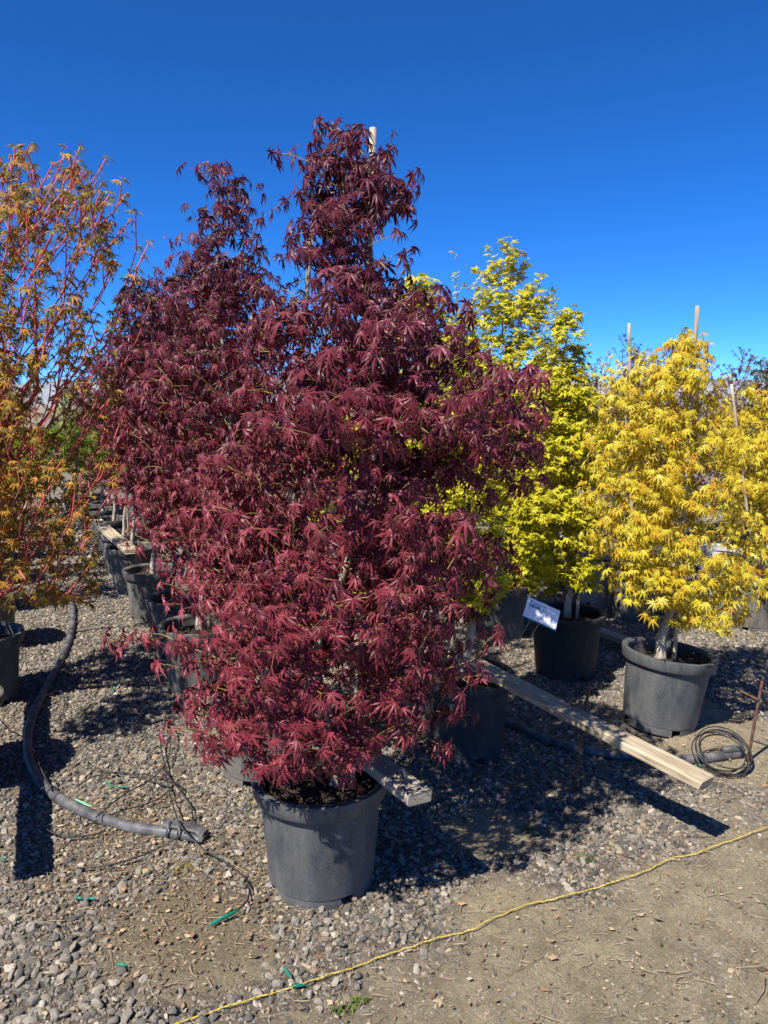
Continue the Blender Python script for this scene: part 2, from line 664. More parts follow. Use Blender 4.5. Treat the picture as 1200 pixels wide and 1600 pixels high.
gx = axis(-2.8, 3.4, .03, 2500)
gy = axis(1.0, 7.5, .03, 2500)
GX, GY = np.meshgrid(gx, gy)
gv = np.stack([GX.ravel(), GY.ravel(), ground_z(GX.ravel(), GY.ravel())], 1)
nx, ny = len(gx), len(gy)
ii = (np.arange(ny - 1)[:, None] * nx + np.arange(nx - 1)[None, :]).ravel()
gq = np.stack([ii, ii + 1, ii + nx + 1, ii + nx], 1)
gme = np_mesh('ground', gv, gq)
a_s = gme.attributes.new('sand', 'FLOAT', 'POINT')
a_s.data.foreach_set('value', sand(gv[:, 0], gv[:, 1]).astype(np.float32))
a_l = gme.attributes.new('litter', 'FLOAT', 'POINT')
a_l.data.foreach_set('value', (litter(gv[:, 0], gv[:, 1]) * .85).astype(np.float32))
ground = link('ground', gme, M['ground'])
ground['kind'] = 'structure'

# far hills on the horizon
hv, hf = [], []
NH = 120
for i in range(NH + 1):
    x = -2200 + 4400 * i / NH
    y = 1500 + 160 * math.sin(i * .21)
    h = 26 + 44 * float(vnoise(i * .09, 3.1)) + 12 * float(vnoise(i * .45, 8.1))
    hv += [(x, y - 160, -3), (x, y, h * .6), (x, y + 120, h), (x, y + 400, -3)]
for i in range(NH):
    for k in range(3):
        a = i * 4 + k
        hf.append((a, a + 4, a + 5, a + 1))
hme = bpy.data.meshes.new('hills')
hme.from_pydata(hv, [], hf)
hme.polygons.foreach_set('use_smooth', np.ones(len(hme.polygons), dtype=bool))
hills = link('hills', hme, M['hill'])
hills['kind'] = 'structure'


# ------------------------------------------------------------------ gravel
def rock_mesh(name, seed, sub=2):
    bm = bmesh.new()
    bmesh.ops.create_icosphere(bm, subdivisions=sub, radius=1.0)
    rr = random.Random(seed)
    off = Vector((rr.uniform(-50, 50), rr.uniform(-50, 50), rr.uniform(-50, 50)))
    planes = [(Vector((rr.gauss(0, 1), rr.gauss(0, 1), rr.gauss(0, 1))).normalized(), rr.uniform(.42, .82)) for _ in range(10)]
    for v in bm.verts:
        p = v.co.copy()
        for nrm, d in planes:
            k = p.dot(nrm) - d
            if k > 0:
                p -= nrm * k * .97
        p *= 1 + .22 * mnoise.noise(p * 1.3 + off)
        v.co = p
    me = bpy.data.meshes.new(name)
    bm.to_mesh(me)
    bm.free()
    me.polygons.foreach_set('use_smooth', np.ones(len(me.polygons), dtype=bool))
    me.materials.append(M['stone'])
    return me


rock_col = bpy.data.collections.new('rock_shapes')
rock_meshes = []
for i in range(14):
    me = rock_mesh('rock_shape', 40 + i)
    if i % 14 < 11:
        me.polygons.foreach_set('use_smooth', np.zeros(len(me.polygons), dtype=bool))
    rock_meshes.append(me)
    rock_col.objects.link(bpy.data.objects.new('rock_shape', me))


def jitter_grid(x0, x1, y0, y1, s):
    xs = np.arange(x0, x1, s)
    ys = np.arange(y0, y1, s)
    X, Y = np.meshgrid(xs, ys)
    X = X.ravel() + rng.uniform(-.5, .5, X.size) * s
    Y = Y.ravel() + rng.uniform(-.5, .5, Y.size) * s
    return X, Y


def in_view(X, Y, m=.75):
    return (np.abs(X) < .53 * Y + m) & (Y > 1.15)


gp = []
# coarse stones of the bed, small chips, and the far bed
for (y0, y1, s, smin, smax, sandkeep, litkeep, sink) in (
        (1.2, 7.4, .0225, .0065, .0145, .16, .55, .15),
        (1.2, 4.6, .0165, .0025, .0065, .60, 1, .2),
        (1.2, 3.1, .0125, .0016, .0042, .62, 1, .2),
        (7.4, 13.0, .052, .014, .027, .3, 1, .2)):
    w = .53 * y1 + .8
    X, Y = jitter_grid(-w, w, y0, y1, s)
    k = in_view(X, Y)
    X, Y = X[k], Y[k]
    sd, lt = sand(X, Y), litter(X, Y)
    clump = .45 + 1.1 * vnoise(X, Y, 6.0, 17, 29)
    sandkeep = np.clip(sandkeep * clump ** 2, 0, 1)
    keep = rng.random(len(X)) < (1 - sd * (1 - sandkeep)) * (1 - lt * (1 - litkeep)) * .97
    X, Y, sd, lt = X[keep], Y[keep], sd[keep], lt[keep]
    bl = np.clip((-.3 - X) / .7, 0, 1) * np.clip((2.45 - Y) / .5, 0, 1)      # bigger stones in the near left bed
    sc = rng.uniform(0, 1, len(X)) ** 1.6 * (smax - smin) + smin
    sc = sc * (1 + .28 * bl) * (1 - .25 * sd)
    Z = ground_z(X, Y) + sc * (rng.uniform(-.1, .45, len(X)) - sd * .5)
    gp.append((X, Y, Z, sc))
X, Y, Z, S = [np.concatenate(a) for a in zip(*gp)]

# the 300 largest-looking stones are objects of their own, children of the ground
big = np.where((Y < 2.9) & (S > .012) & (np.abs(X) < .48 * Y))[0]
big = big[np.argsort(-(S[big] / Y[big]))][:300]
isbig = np.zeros(len(X), bool)
isbig[big] = True
for i in big:
    o = bpy.data.objects.new('stone', rock_meshes[int(rng.integers(14))])
    COL.objects.link(o)
    o.parent = ground
    o.location = (X[i], Y[i], Z[i] + S[i] * .25)
    o.rotation_euler = (rng.uniform(-.5, .5), rng.uniform(-.5, .5), rng.uniform(0, 6.28))
    sxy = rng.uniform(.8, 1.25, 3)
    o.scale = S[i] * 1.1 * sxy * np.array([1.15, 1.0, .75])
X, Y, Z, S = X[~isbig], Y[~isbig], Z[~isbig], S[~isbig]
npt = len(X)
pme = bpy.data.meshes.new('gravel')
pme.vertices.add(npt)
pme.vertices.foreach_set('co', np.stack([X, Y, Z], 1).astype(np.float32).ravel())
for nm, ty, arr, fld in (('rot', 'FLOAT_VECTOR', rng.uniform(-.55, .55, (npt, 3)) + np.stack([np.zeros(npt), np.zeros(npt), rng.uniform(0, 6.28, npt)], 1), 'vector'),
                         ('scl', 'FLOAT_VECTOR', S[:, None] * rng.uniform(.75, 1.5, (npt, 3)) * np.array([1.1, 1.0, .72]), 'vector'),
                         ('tint', 'FLOAT', rng.random(npt), 'value'),
                         ('vid', 'INT', rng.integers(0, 14, npt), 'value')):
    at = pme.attributes.new(nm, ty, 'POINT')
    at.data.foreach_set(fld, np.asarray(arr, dtype=np.int32 if ty == 'INT' else np.float32).ravel())
gravel = link('gravel', pme)
pme.materials.append(M['stone'])
ng = bpy.data.node_groups.new('gravel_scatter', 'GeometryNodeTree')
ng.interface.new_socket('Geometry', in_out='INPUT', socket_type='NodeSocketGeometry')
ng.interface.new_socket('Geometry', in_out='OUTPUT', socket_type='NodeSocketGeometry')
N, L = ng.nodes, ng.links
gi, go = N.new('NodeGroupInput'), N.new('NodeGroupOutput')
ci = N.new('GeometryNodeCollectionInfo')
ci.inputs['Collection'].default_value = rock_col
ci.inputs['Separate Children'].default_value = True
ci.inputs['Reset Children'].default_value = True
ip = N.new('GeometryNodeInstanceOnPoints')
ip.inputs['Pick Instance'].default_value = True


def named(nm, ty):
    a = N.new('GeometryNodeInputNamedAttribute')
    a.data_type = ty
    a.inputs['Name'].default_value = nm
    return a.outputs['Attribute']


L.new(gi.outputs[0], ip.inputs['Points'])
L.new(ci.outputs[0], ip.inputs['Instance'])
L.new(named('vid', 'INT'), ip.inputs['Instance Index'])
L.new(named('rot', 'FLOAT_VECTOR'), ip.inputs['Rotation'])
L.new(named('scl', 'FLOAT_VECTOR'), ip.inputs['Scale'])
L.new(ip.outputs[0], go.inputs[0])
md = gravel.modifiers.new('scatter', 'NODES')
md.node_group = ng
tag(gravel, 'bed of grey and tan river gravel covering the nursery ground', 'gravel', kind='stuff')

# ------------------------------------------------------------------ straw, dead leaf scraps
mb = MB()
for i in range(4200):
    y = rng.uniform(1.35, 4.2)
    x = rng.uniform(-.55 * y - .2, .55 * y + .3)
    sdv, ltv = float(sand(x, y)), float(litter(x, y))
    if rng.random() > .18 + .75 * ltv + .30 * sdv:
        continue
    ln = rng.uniform(.012, .05) if rng.random() < .85 else rng.uniform(.05, .13)
    a = rng.uniform(0, 6.28)
    z = gz(x, y) + .006 + rng.random() * (.012 * (1 - sdv))
    d = Vector((math.cos(a), math.sin(a), rng.uniform(-.12, .12)))
    sd = Vector((-d.y, d.x, 0))
    bend = sd * rng.uniform(-.15, .15) * ln
    p = Vector((x, y, z))
    mb.tube([p, p + d * ln * .5 + bend, p + d * ln], rng.uniform(.0006, .0016), 3, False)
mb.build('straw', M['dry'])
tag(bpy.data.objects['straw'], 'dry straw and twig scraps strewn over the gravel', 'straw', kind='stuff')
mb = MB()
for i in range(16000):
    y = rng.uniform(1.3, 3.6)
    x = rng.uniform(-1.6, 1.9)
    if rng.random() > float(litter(x, y)) * 1.0 + .05 + .16 * float(sand(x, y)):
        continue
    s = rng.uniform(.003, .011) if rng.random() < .93 else rng.uniform(.011, .018)
    p = Vector((x, y, gz(x, y) + rng.uniform(.003, .014)))
    m3 = Matrix.Rotation(rng.uniform(0, 6.28), 3, 'Z') @ Matrix.Rotation(rng.normal(0, .5), 3, 'X')
    q = [p + m3 @ Vector(v) * s for v in ((-1, -.1, .1), (-.2, -.55, 0), (1, 0, .15), (.1, .5, -.05))]
    mb.quad(*q)
mb.build('leaf_litter', M['litter'], None, False)
tag(bpy.data.objects['leaf_litter'], 'brown crumbled leaf litter on the ground round the grey pipe end', 'leaf litter', kind='stuff')


# ================================================================== POTTED TREES
POT_H = .385
pot_body = lathe([(.0, .030), (.168, .030), (.178, .038), (.180, .046), (.2035, .335), (.2035, .372), (.2005, .374), (.199, .335), (.193, .24), (.0, .24)], 80)
pot_body.name = 'pot'
pot_rim = lathe([(.2036, .332), (.2220, .331), (.2250, .336), (.2315, .377), (.2305, .385), (.2215, .387), (.2080, .385), (.2000, .378), (.1985, .366)], 80)
pot_rim.name = 'rim'
pot_foot = lathe([(.158, .0), (.1745, .0), (.1765, .006), (.1755, .038), (.158, .038)], 80, keep=lambda k: (k % 20) not in (0, 1, 2))
pot_foot.name = 'foot_ring'


def soil_mesh():
    v, f = [(0, 0, .335)], []
    nr, ns = 7, 40
    for r in range(1, nr + 1):
        for k in range(ns):
            a = 2 * math.pi * k / ns
            rr = .1978 * r / nr
            z = .325 + .03 * (1 - r / nr) + rng.normal(0, .004)
            v.append((rr * math.cos(a), rr * math.sin(a), z))
    for k in range(ns):
        f.append((0, 1 + k, 1 + (k + 1) % ns))
    for r in range(nr - 1):
        for k in range(ns):
            a = 1 + r * ns + k
            b = 1 + r * ns + (k + 1) % ns
            f.append((a, a + ns, b + ns, b))
    me = bpy.data.meshes.new('soil')
    me.from_pydata(v, [], f)
    me.polygons.foreach_set('use_smooth', np.ones(len(me.polygons), dtype=bool))
    return me


soil_me = soil_mesh()
pot_cache = {}


def add_pot(parent, mat, tilt=(0, 0), rz=None, scale=1.0, detail=True):
    key = mat
    if key not in pot_cache:
        trio = []
        for src in (pot_body, pot_rim, pot_foot):
            c = src.copy()
            c.name = src.name
            c.materials.clear()
            c.materials.append(M[mat])
            trio.append(c)
        pot_cache[key] = trio
    b, r, f = pot_cache[key]
    pot = link('pot', b, None, parent)
    pot.rotation_euler = (tilt[0], tilt[1], rng.uniform(0, 6.28) if rz is None else rz)
    pot.scale = (scale,) * 3
    link('rim', r, None, pot)
    if detail:
        link('foot_ring', f, None, pot)
    link('soil', soil_me, M['soil'], pot)
    return pot


# ------------------------------------------------------------------ leaves
def palmate(lobes, width, sinus, bend, fold, full=True):
    """palmate leaf in the x-y plane, central lobe along +y, stalk at the origin; lobes = [(angle, length)]"""
    v = [(0, 0, 0)]
    f = []
    nl = len(lobes)

    def pt(a, r, lateral=0.0, lift=0.0):
        a = R(a)
        x = math.sin(a) * r + math.cos(a) * lateral
        y = math.cos(a) * r - math.sin(a) * lateral
        return (x, y, lift - bend * r * r - .10 * abs(x) * abs(x))

    sin_idx = []
    # sinus points between the lobes, and one beyond each end
    angs = [l[0] for l in lobes]
    ends = [angs[0] - 18] + [(angs[i] + angs[i + 1]) / 2 for i in range(nl - 1)] + [angs[-1] + 18]
    for i, a in enumerate(ends):
        rr = sinus * (.55 if i in (0, nl) else 1.0)
        sin_idx.append(len(v))
        v.append(pt(a, rr, 0, -fold * .5 * rr))
    for i, (a, ln) in enumerate(lobes):
        w = width * ln
        t = len(v)
        if full:
            v += [pt(a, ln), pt(a, ln * .55, -w, -fold * w), pt(a, ln * .55, w, -fold * w), pt(a, ln * .52, 0, fold * w)]
            L_, R_ = sin_idx[i], sin_idx[i + 1]
            f += [(0, t + 3, L_), (L_, t + 3, t + 1), (t + 1, t + 3, t), (0, R_, t + 3), (R_, t + 2, t + 3), (t + 2, t, t + 3)]
        else:
            v += [pt(a, ln), pt(a, ln * .5, -w), pt(a, ln * .5, w)]
            f += [(0, t + 2, t + 1), (t + 1, t + 2, t)]
    # winding: all normals to +z
    vv = np.array(v, float)
    out = []
    for q in f:
        n = np.cross(vv[q[1]] - vv[q[0]], vv[q[2]] - vv[q[0]])
        out.append(q if n[2] >= 0 else (q[0], q[2], q[1]))
    return vv, np.array(out, int)


LV = {
    'big': [palmate([(-122 + d, .46), (-80 + d, .74), (-38, .95), (0, 1.0), (38, .93), (80 - d, .72), (122 - d, .44)], w, .22, b, .45)
            for d, w, b in ((6, .105, .35), (16, .098, .55), (28, .092, .8), (0, .105, .20), (38, .092, .65))],
    'mid': [palmate([(-112 + d, .50), (-72 + d, .78), (-36, .95), (0, 1.0), (36, .95), (72 - d, .78), (112 - d, .48)], w, .22, b, .4)
            for d, w, b in ((4, .098, .3), (14, .092, .5), (28, .088, .7))],
    'star': [palmate([(-105 + d, .60), (-52 + d, .88), (0, 1.0), (52 - d, .88), (105 - d, .58)], w, .33, b, .25)
             for d, w, b in ((0, .17, .15), (10, .16, .35), (4, .16, .02))],
    'low': [palmate([(-96 + d, .6), (-48, .9), (0, 1.0), (48, .9), (96 - d, .6)], .16, .2, b, 0, full=False)
            for d, b in ((0, .2), (12, .45))],
}

SUNN = np.array(SUN_TO)


def unit(a):
    return a / np.maximum(np.linalg.norm(a, axis=-1, keepdims=True), 1e-9)


class Tree:
    """skeleton grown to reach targets spread through a crown; leaves in pairs along the twigs"""

    def __init__(s, base, z, cx, rx, seed, n_targets, cyo=None, depth=.95, slope=.35, arch=.10, gap=-.12, gapscale=4.0, tfrac=.86, min_r=.0013, br=.62,
                 outer=.55, trunk_r=.02, extra=(), lobz=0.0, inner_min=0.12):
        s.rng = np.random.default_rng(seed)
        r = s.rng
        s.base = np.array(base, float)
        z, cx, rx = np.array(z), np.array(cx), np.array(rx)
        order = np.argsort(z)
        z, cx, rx = z[order], cx[order], rx[order]
        s.z, s.cx, s.rx = z, cx, rx
        ztop = z[-1]
        # trunk nodes, local coordinates (base at the origin)
        soil = .33
        tz = np.linspace(soil - .02, soil + (ztop - soil) * tfrac, max(8, int((ztop - soil) * tfrac / .06)))
        wob = np.cumsum(r.normal(0, .005, (len(tz), 2)), 0)
        tx = np.interp(tz, np.concatenate([[soil], z]), np.concatenate([[0], cx])) * smooth(soil, soil + .6, tz)
        trunk = np.stack([tx + wob[:, 0], wob[:, 1], tz], 1)
        s.trunk = trunk
        nT = len(trunk)
        pos = [t for t in trunk]
        par = list(range(-1, nT - 1))
        pl = list(.30 * (tz - tz[0]))
        # targets
        tg = []
        tries = 0
        zz = np.linspace(z[0], z[-1], 200)
        w = (np.interp(zz, z, rx) + .03) ** 1.35
        w /= w.sum()
        off = r.uniform(-50, 50, 3)
        while len(tg) < n_targets and tries < n_targets * 30:
            tries += 1
            h = r.choice(zz, p=w) + r.uniform(-.01, .01)
            rr = np.interp(h, z, rx)
            ph = r.uniform(0, 2 * math.pi)
            q = max(r.random() ** outer, inner_min)
            # ragged outline
            lob = 1 + .24 * mnoise.noise(Vector((math.cos(ph) * 1.6 + off[0], math.sin(ph) * 1.6, h * 3.2))) + .16 * mnoise.noise(Vector((math.cos(ph) * 4 + off[1], math.sin(ph) * 4, h * 8)))
            p = np.array([np.interp(h, z, cx) + rr * lob * q * math.cos(ph), rr * lob * q * depth * math.sin(ph), h])
            if mnoise.noise(Vector((p[0] * gapscale + off[0], p[1] * gapscale + off[1], p[2] * gapscale * 2.0 + off[2]))) < gap:
                continue
            tg.append(p)
        tg = tg + [np.array(e) - s.base for e in extra]
        ax = np.array([np.interp(p[2], z, cx) for p in tg])
        tg = np.array(tg)
        key = np.hypot(tg[:, 0] - ax, tg[:, 1]) + .15 * tg[:, 2]
        tg = tg[np.argsort(key)]
        cap = nT + len(tg) * 16 + 10
        PA = np.zeros((cap, 3))
        PA[:nT] = trunk
        PL = np.zeros(cap)
        PL[:nT] = pl
        par = np.full(cap, -1)
        par[:nT] = np.arange(-1, nT - 1)
        n = nT
        s.chains = []
        for t in tg:
            dv = t - PA[:n]
            d = np.linalg.norm(dv, axis=1)
            hd = np.hypot(dv[:, 0], dv[:, 1])
            over = np.maximum(0, PA[:n, 2] - (t[2] - slope * hd))
            cost = d + .45 * PL[:n] + 2.2 * over
            cost[:3] += .5
            j = int(np.argmin(cost))
            a = PA[j]
            dist = d[j]
            k = max(3, min(14, int(dist / .05)))
            side = r.normal(0, .05, 3) * dist
            c = (a + t) * .5 + np.array([0, 0, arch * dist]) + side
            chain = [j]
            for i in range(1, k + 1):
                u = i / k
                p = a * (1 - u) ** 2 + 2 * c * u * (1 - u) + t * u * u
                PA[n] = p
                PL[n] = PL[j] + dist * u
                par[n] = chain[-1]
                chain.append(n)
                n += 1
            s.chains.append(chain)
        s.PA, s.par, s.n, s.nT = PA[:n], par[:n], n, nT
        # pipe model
        cnt = np.zeros(n)
        for ch in s.chains:
            cnt[ch[-1]] += 1
        for i in range(n - 1, 0, -1):
            if par[i] >= 0:
                cnt[par[i]] += cnt[i]
        s.cnt = cnt
        s.trunk_r = trunk_r
        tot = max(cnt[0], 1)
        s.rad = np.maximum(min_r, trunk_r * (np.maximum(cnt, .6) / tot) ** .42 * br)
        tr = trunk_r * (1 - (.85 if tfrac > .7 else .45) * np.linspace(0, 1, nT) ** .9)
        s.rad[:nT] = np.maximum(tr, .003)
        for i in range(nT, n):
            s.rad[i] = min(s.rad[i], s.rad[par[i]] * .92)
            s.rad[i] = max(s.rad[i], min_r * .95)

    def leaves(s, size, pairs, spacing, pet, droop, sunw, outw=.7, jit=.26, back=True):
        r = s.rng
        pos, mx, nr, sc, pb = [], [], [], [], []
        for ch in s.chains:
            pts = s.PA[ch]
            seg = np.linalg.norm(np.diff(pts, axis=0), axis=1)
            cum = np.concatenate([[0], np.cumsum(seg)])
            tot = cum[-1]
            np_ = pairs + int(r.integers(-1, 2))
            for q in range(np_):
                dd = q * spacing * r.uniform(.8, 1.2)
                if dd > tot * .92:
                    break
                at = tot - dd
                i = min(max(int(np.searchsorted(cum, at)) - 1, 0), len(seg) - 1)
                u = (at - cum[i]) / max(seg[i], 1e-6)
                p = pts[i] * (1 - u) + pts[i + 1] * u
                d = (pts[i + 1] - pts[i]) / max(seg[i], 1e-6)
                axx = np.interp(p[2], s.z, s.cx)
                outv = np.array([p[0] - axx, p[1], 0.0])
                ol = np.linalg.norm(outv)
                outv = outv / ol if ol > .02 else r.normal(0, 1, 3) * [1, 1, 0]
                sd = np.cross(d, [0, 0, 1.0])
                sl = np.linalg.norm(sd)
                sd = sd / sl if sl > .15 else unit(r.normal(0, 1, 3) * [1, 1, .1])
                rot = r.uniform(-.7, .7)
                sd = sd * math.cos(rot) + np.array([0, 0, 1]) * math.sin(rot)
                sides = (1, -1) if q > 0 else (1, -1, 0)
                for sg in sides:
                    if r.random() < .08:
                        continue
                    pd = unit(sd * sg * .85 + d * (.5 if sg else 1.0) + np.array([0, 0, .15]) + r.normal(0, .25, 3))
                    pl_ = pet * r.uniform(.6, 1.25)
                    lp = p + pd * pl_
                    ph = unit(pd * [1, 1, .35] + outv * .45)
                    dr = np.clip(droop + r.normal(0, .16), .02, .97)
                    m = unit(ph * (1 - dr) + np.array([0, 0, -1.0]) * dr + r.normal(0, jit * .5, 3))
                    nn = np.array([0, 0, .75]) + outv * outw + SUNN * sunw + r.normal(0, jit, 3)
                    nn = nn - m * nn.dot(m)
                    nn = unit(nn)
                    pos.append(lp)
                    mx.append(m)
                    nr.append(nn)
                    sc.append(size * r.uniform(.52, 1.25) * (.8 if q == 0 and sg == 0 else 1))
                    pb.append(p)
        s.lp, s.lm, s.ln, s.ls, s.pb = map(np.array, (pos, mx, nr, sc, pb))


def leaf_soup(pos, m, n, sc, kinds, r):
    """many leaves as one triangle mesh"""
    x = np.cross(m, n)
    which = r.integers(0, len(kinds), len(pos))
    V, F, base = [], [], 0
    for w, (tv, tf) in enumerate(kinds):
        k = np.where(which == w)[0]
        if not len(k):
            continue
        jw = r.uniform(.85, 1.15, (len(k), 1, 1))
        bz = r.uniform(.5, 1.6, (len(k), 1, 1))
        loc = (tv[None, :, 0:1] * jw * x[k][:, None, :] + tv[None, :, 1:2] * m[k][:, None, :] + tv[None, :, 2:3] * bz * n[k][:, None, :])
        v = pos[k][:, None, :] + loc * sc[k][:, None, None]
        nv = tv.shape[0]
        f = tf[None] + (np.arange(len(k)) * nv)[:, None, None] + base
        V.append(v.reshape(-1, 3))
        F.append(f.reshape(-1, 3))
        base += len(k) * nv
    return np.concatenate(V), np.concatenate(F)


leaf_obj_cache = {}


def leaf_meshes(kind, mat):
    if (kind, mat) not in leaf_obj_cache:
        ms = []
        for tv, tf in LV[kind]:
            me = np_mesh('leaf', tv, tf, False)
            me.materials.append(M[mat])
            ms.append(me)
        leaf_obj_cache[(kind, mat)] = ms
    return leaf_obj_cache[(kind, mat)]


def tubes_np(chains, PA, rad, sides):
    """tubes along node chains -> quads"""
    V, F, base = [], [], 0
    an = np.arange(sides) * 2 * math.pi / sides
    ca, sa = np.cos(an), np.sin(an)
    for ch in chains:
        p = PA[ch]
        rr = rad[ch].copy()
        if len(ch) > 1:
            rr[0] = rr[1] * 1.15
        t = np.gradient(p, axis=0)
        t = unit(t)
        ref = np.where(np.abs(t[:, 2:3]) < .9, np.array([[0, 0, 1.0]]), np.array([[1.0, 0, 0]]))
        if (np.abs(t[:, 2]) < .9).any() and (np.abs(t[:, 2]) >= .9).any():
            ref = np.tile(np.array([[.31, .87, .38]]), (len(p), 1))
        x = unit(np.cross(ref, t))
        y = np.cross(t, x)
        v = p[:, None, :] + (x[:, None, :] * ca[None, :, None] + y[:, None, :] * sa[None, :, None]) * rr[:, None, None]
        n = len(ch)
        i = np.arange(n - 1)[:, None] * sides
        k = np.arange(sides)[None, :]
        k2 = (k + 1) % sides
        f = np.stack([i + k, i + k2, i + sides + k2, i + sides + k], -1).reshape(-1, 4) + base
        V.append(v.reshape(-1, 3))
        F.append(f)
        base += n * sides
    return np.concatenate(V), np.concatenate(F)


ALL = []


def potted(name, base, label, sil=None, gen=None, kind='mid', leaf='leaf_red', twig='twig_olive', bark='bark_grey', seed=1, n=200,
           size=.05, pairs=3, spacing=.05, pet=.03, droop=.55, sunw=.4, potmat='pot', tilt=(0, 0), group=None, single=0, stake=None,
           trunk_off=(0, 0), trunk_r=.02, petioles=False, cat='maple tree', sides=5, pot_scale=1.0, ties=(), extra=(), tree=True, stake_r=.010,
           pot_rz=None, **kw):
    bx, by = base
    bz = gz(bx, by) - .004
    th = empty(name, (bx, by, bz))
    tag(th, label, cat, group)
    add_pot(th, potmat, tilt, pot_rz, pot_scale)
    if not tree:
        return th
    tb = np.array([bx + trunk_off[0], by + trunk_off[1], bz])
    if sil:
        z, cx, rx = [], [], []
        for (yy, xl, xr) in sil:
            a, b = PY(xl, yy, by), PY(xr, yy, by)
            z.append(a.z - bz)
            cx.append((a.x + b.x) / 2 - tb[0])
            rx.append((b.x - a.x) / 2)
    else:
        z0, z1, r0, lean = gen
        z = np.linspace(z0, z1, 8)
        prof = np.array([.45, .85, 1.0, .98, .88, .68, .42, .12])
        rx = r0 * prof * np.random.default_rng(seed).uniform(.85, 1.12, 8)
        cx = lean * (z - z0)
    t = Tree(tb, z, cx, rx, seed, n, trunk_r=trunk_r, extra=extra, **kw)
    t.leaves(size, pairs, spacing, pet, droop, sunw)
    off = np.array([trunk_off[0], trunk_off[1], 0.0])
    # trunk
    ch = list(range(t.nT))
    PAo = t.PA + off
    rt = t.rad.copy()
    rt[0:3] = rt[0:3] * np.array([1.35, 1.18, 1.06])
    v, f = tubes_np([ch], PAo, rt, 12)
    link('trunk', np_mesh('trunk', v, f), M[bark], th)
    v, f = tubes_np(t.chains, PAo, t.rad, sides)
    br = link('branches', np_mesh('branches', v, f), M[twig], th)
    if petioles:
        k = len(t.lp)
        PA2 = np.concatenate([t.pb, t.lp]) + off
        v, f = tubes_np([[i, i + k] for i in range(k)], PA2, np.full(2 * k, .0009), 3)
        link('leaf_stalks', np_mesh('leaf_stalks', v, f), M['petiole'], th)
    if stake:
        (sx0, sy0), top, = stake[0], stake[1]
        mb = MB()
        b0 = Vector((sx0, sy0, .26))
        tp = Vector(top) - Vector((bx, by, bz))
        pts = [b0.lerp(tp, i / 14) for i in range(15)]
        mb.tube(pts, [stake_r * (1 + .05 * math.sin(i * 2.3)) for i in range(15)], 10)
        link('stake', mb.mesh('stake'), M['stake'], th)
        for hz in ties:
            k = (hz - b0.z) / (tp.z - b0.z)
            c = b0.lerp(tp, k)
            tr = Vector((np.interp(hz, t.trunk[:, 2], PAo[:t.nT, 0]), np.interp(hz, t.trunk[:, 2], PAo[:t.nT, 1]), hz))
            mb = MB()
            d = (tr - c)
            dl = max(d.length, .001)
            d.normalize()
            sdv = Vector((-d.y, d.x, 0)).normalized()
            loop = []
            rr = max(stake_r, .012) + .006
            for a in range(21):
                an = 2 * math.pi * a / 20
                w = math.cos(an)
                loop.append(c + d * (dl * .5 + (dl * .5 + rr) * w) + sdv * rr * math.sin(an) + Vector((0, 0, .004 * math.sin(an * 2))))
            # flat band
            base_i = len(mb.v)
            for pnt in loop:
                mb.v += [pnt + Vector((0, 0, -.006)), pnt + Vector((0, 0, .006))]
            for a in range(20):
                mb.f.append((base_i + 2 * a, base_i + 2 * a + 2, base_i + 2 * a + 3, base_i + 2 * a + 1))
            link('tie', mb.mesh('tie'), M['tie'], th)
    ALL.append((th, t, off, kind, leaf, single, size))
    return th


# ---- red maples of the row that runs back to the left
def bp(px, dist):
    return (PY(px, 1000, dist).x, dist)


main_xy = (-.214, 2.42)
A_xy, A2_xy, B_xy = (-.535, 3.20), (-1.04, 4.17), (-1.32, 4.86)
C_xy, D_xy, E_xy, F_xy = (-1.76, 5.70), (-2.2, 6.58), (-2.55, 7.35), (-2.95, 8.2)
ex_main = [tuple(PY(x, y, Y)) for x, y, Y in ((175, 1002, 2.30), (205, 996, 2.3), (240, 990, 2.25), (285, 1010, 2.2), (800, 922, 2.35), (775, 990, 2.2),
           (845, 655, 2.40), (835, 720, 2.3), (655, 462, 2.4), (505, 200, 2.45), (545, 205, 2.40), (440, 240, 2.45), (600, 240, 2.4), (645, 275, 2.4), (650, 330, 2.45),
           (690, 1165, 2.15), (340, 1180, 2.15), (400, 1170, 2.05), (460, 1140, 2.0), (440, 1150, 1.98), (365, 1165, 2.1), (550, 1095, 1.98), (620, 1105, 2.0), (650, 1130, 2.05), (500, 1095, 1.95), (430, 1130, 2.0), (380, 1150, 2.05), (345, 1160, 2.1), (320, 1150, 2.15),
           (560, 215, 2.40), (575, 250, 2.36), (600, 270, 2.38), (555, 290, 2.36), (620, 305, 2.40), (590, 335, 2.36), (570, 310, 2.34), (520, 245, 2.42), (480, 250, 2.45), (500, 285, 2.4), (610, 225, 2.42),
           (640, 300, 2.45), (530, 320, 2.36), (480, 320, 2.4), (560, 350, 2.32), (610, 370, 2.34), (640, 390, 2.4), (470, 400, 2.4))]
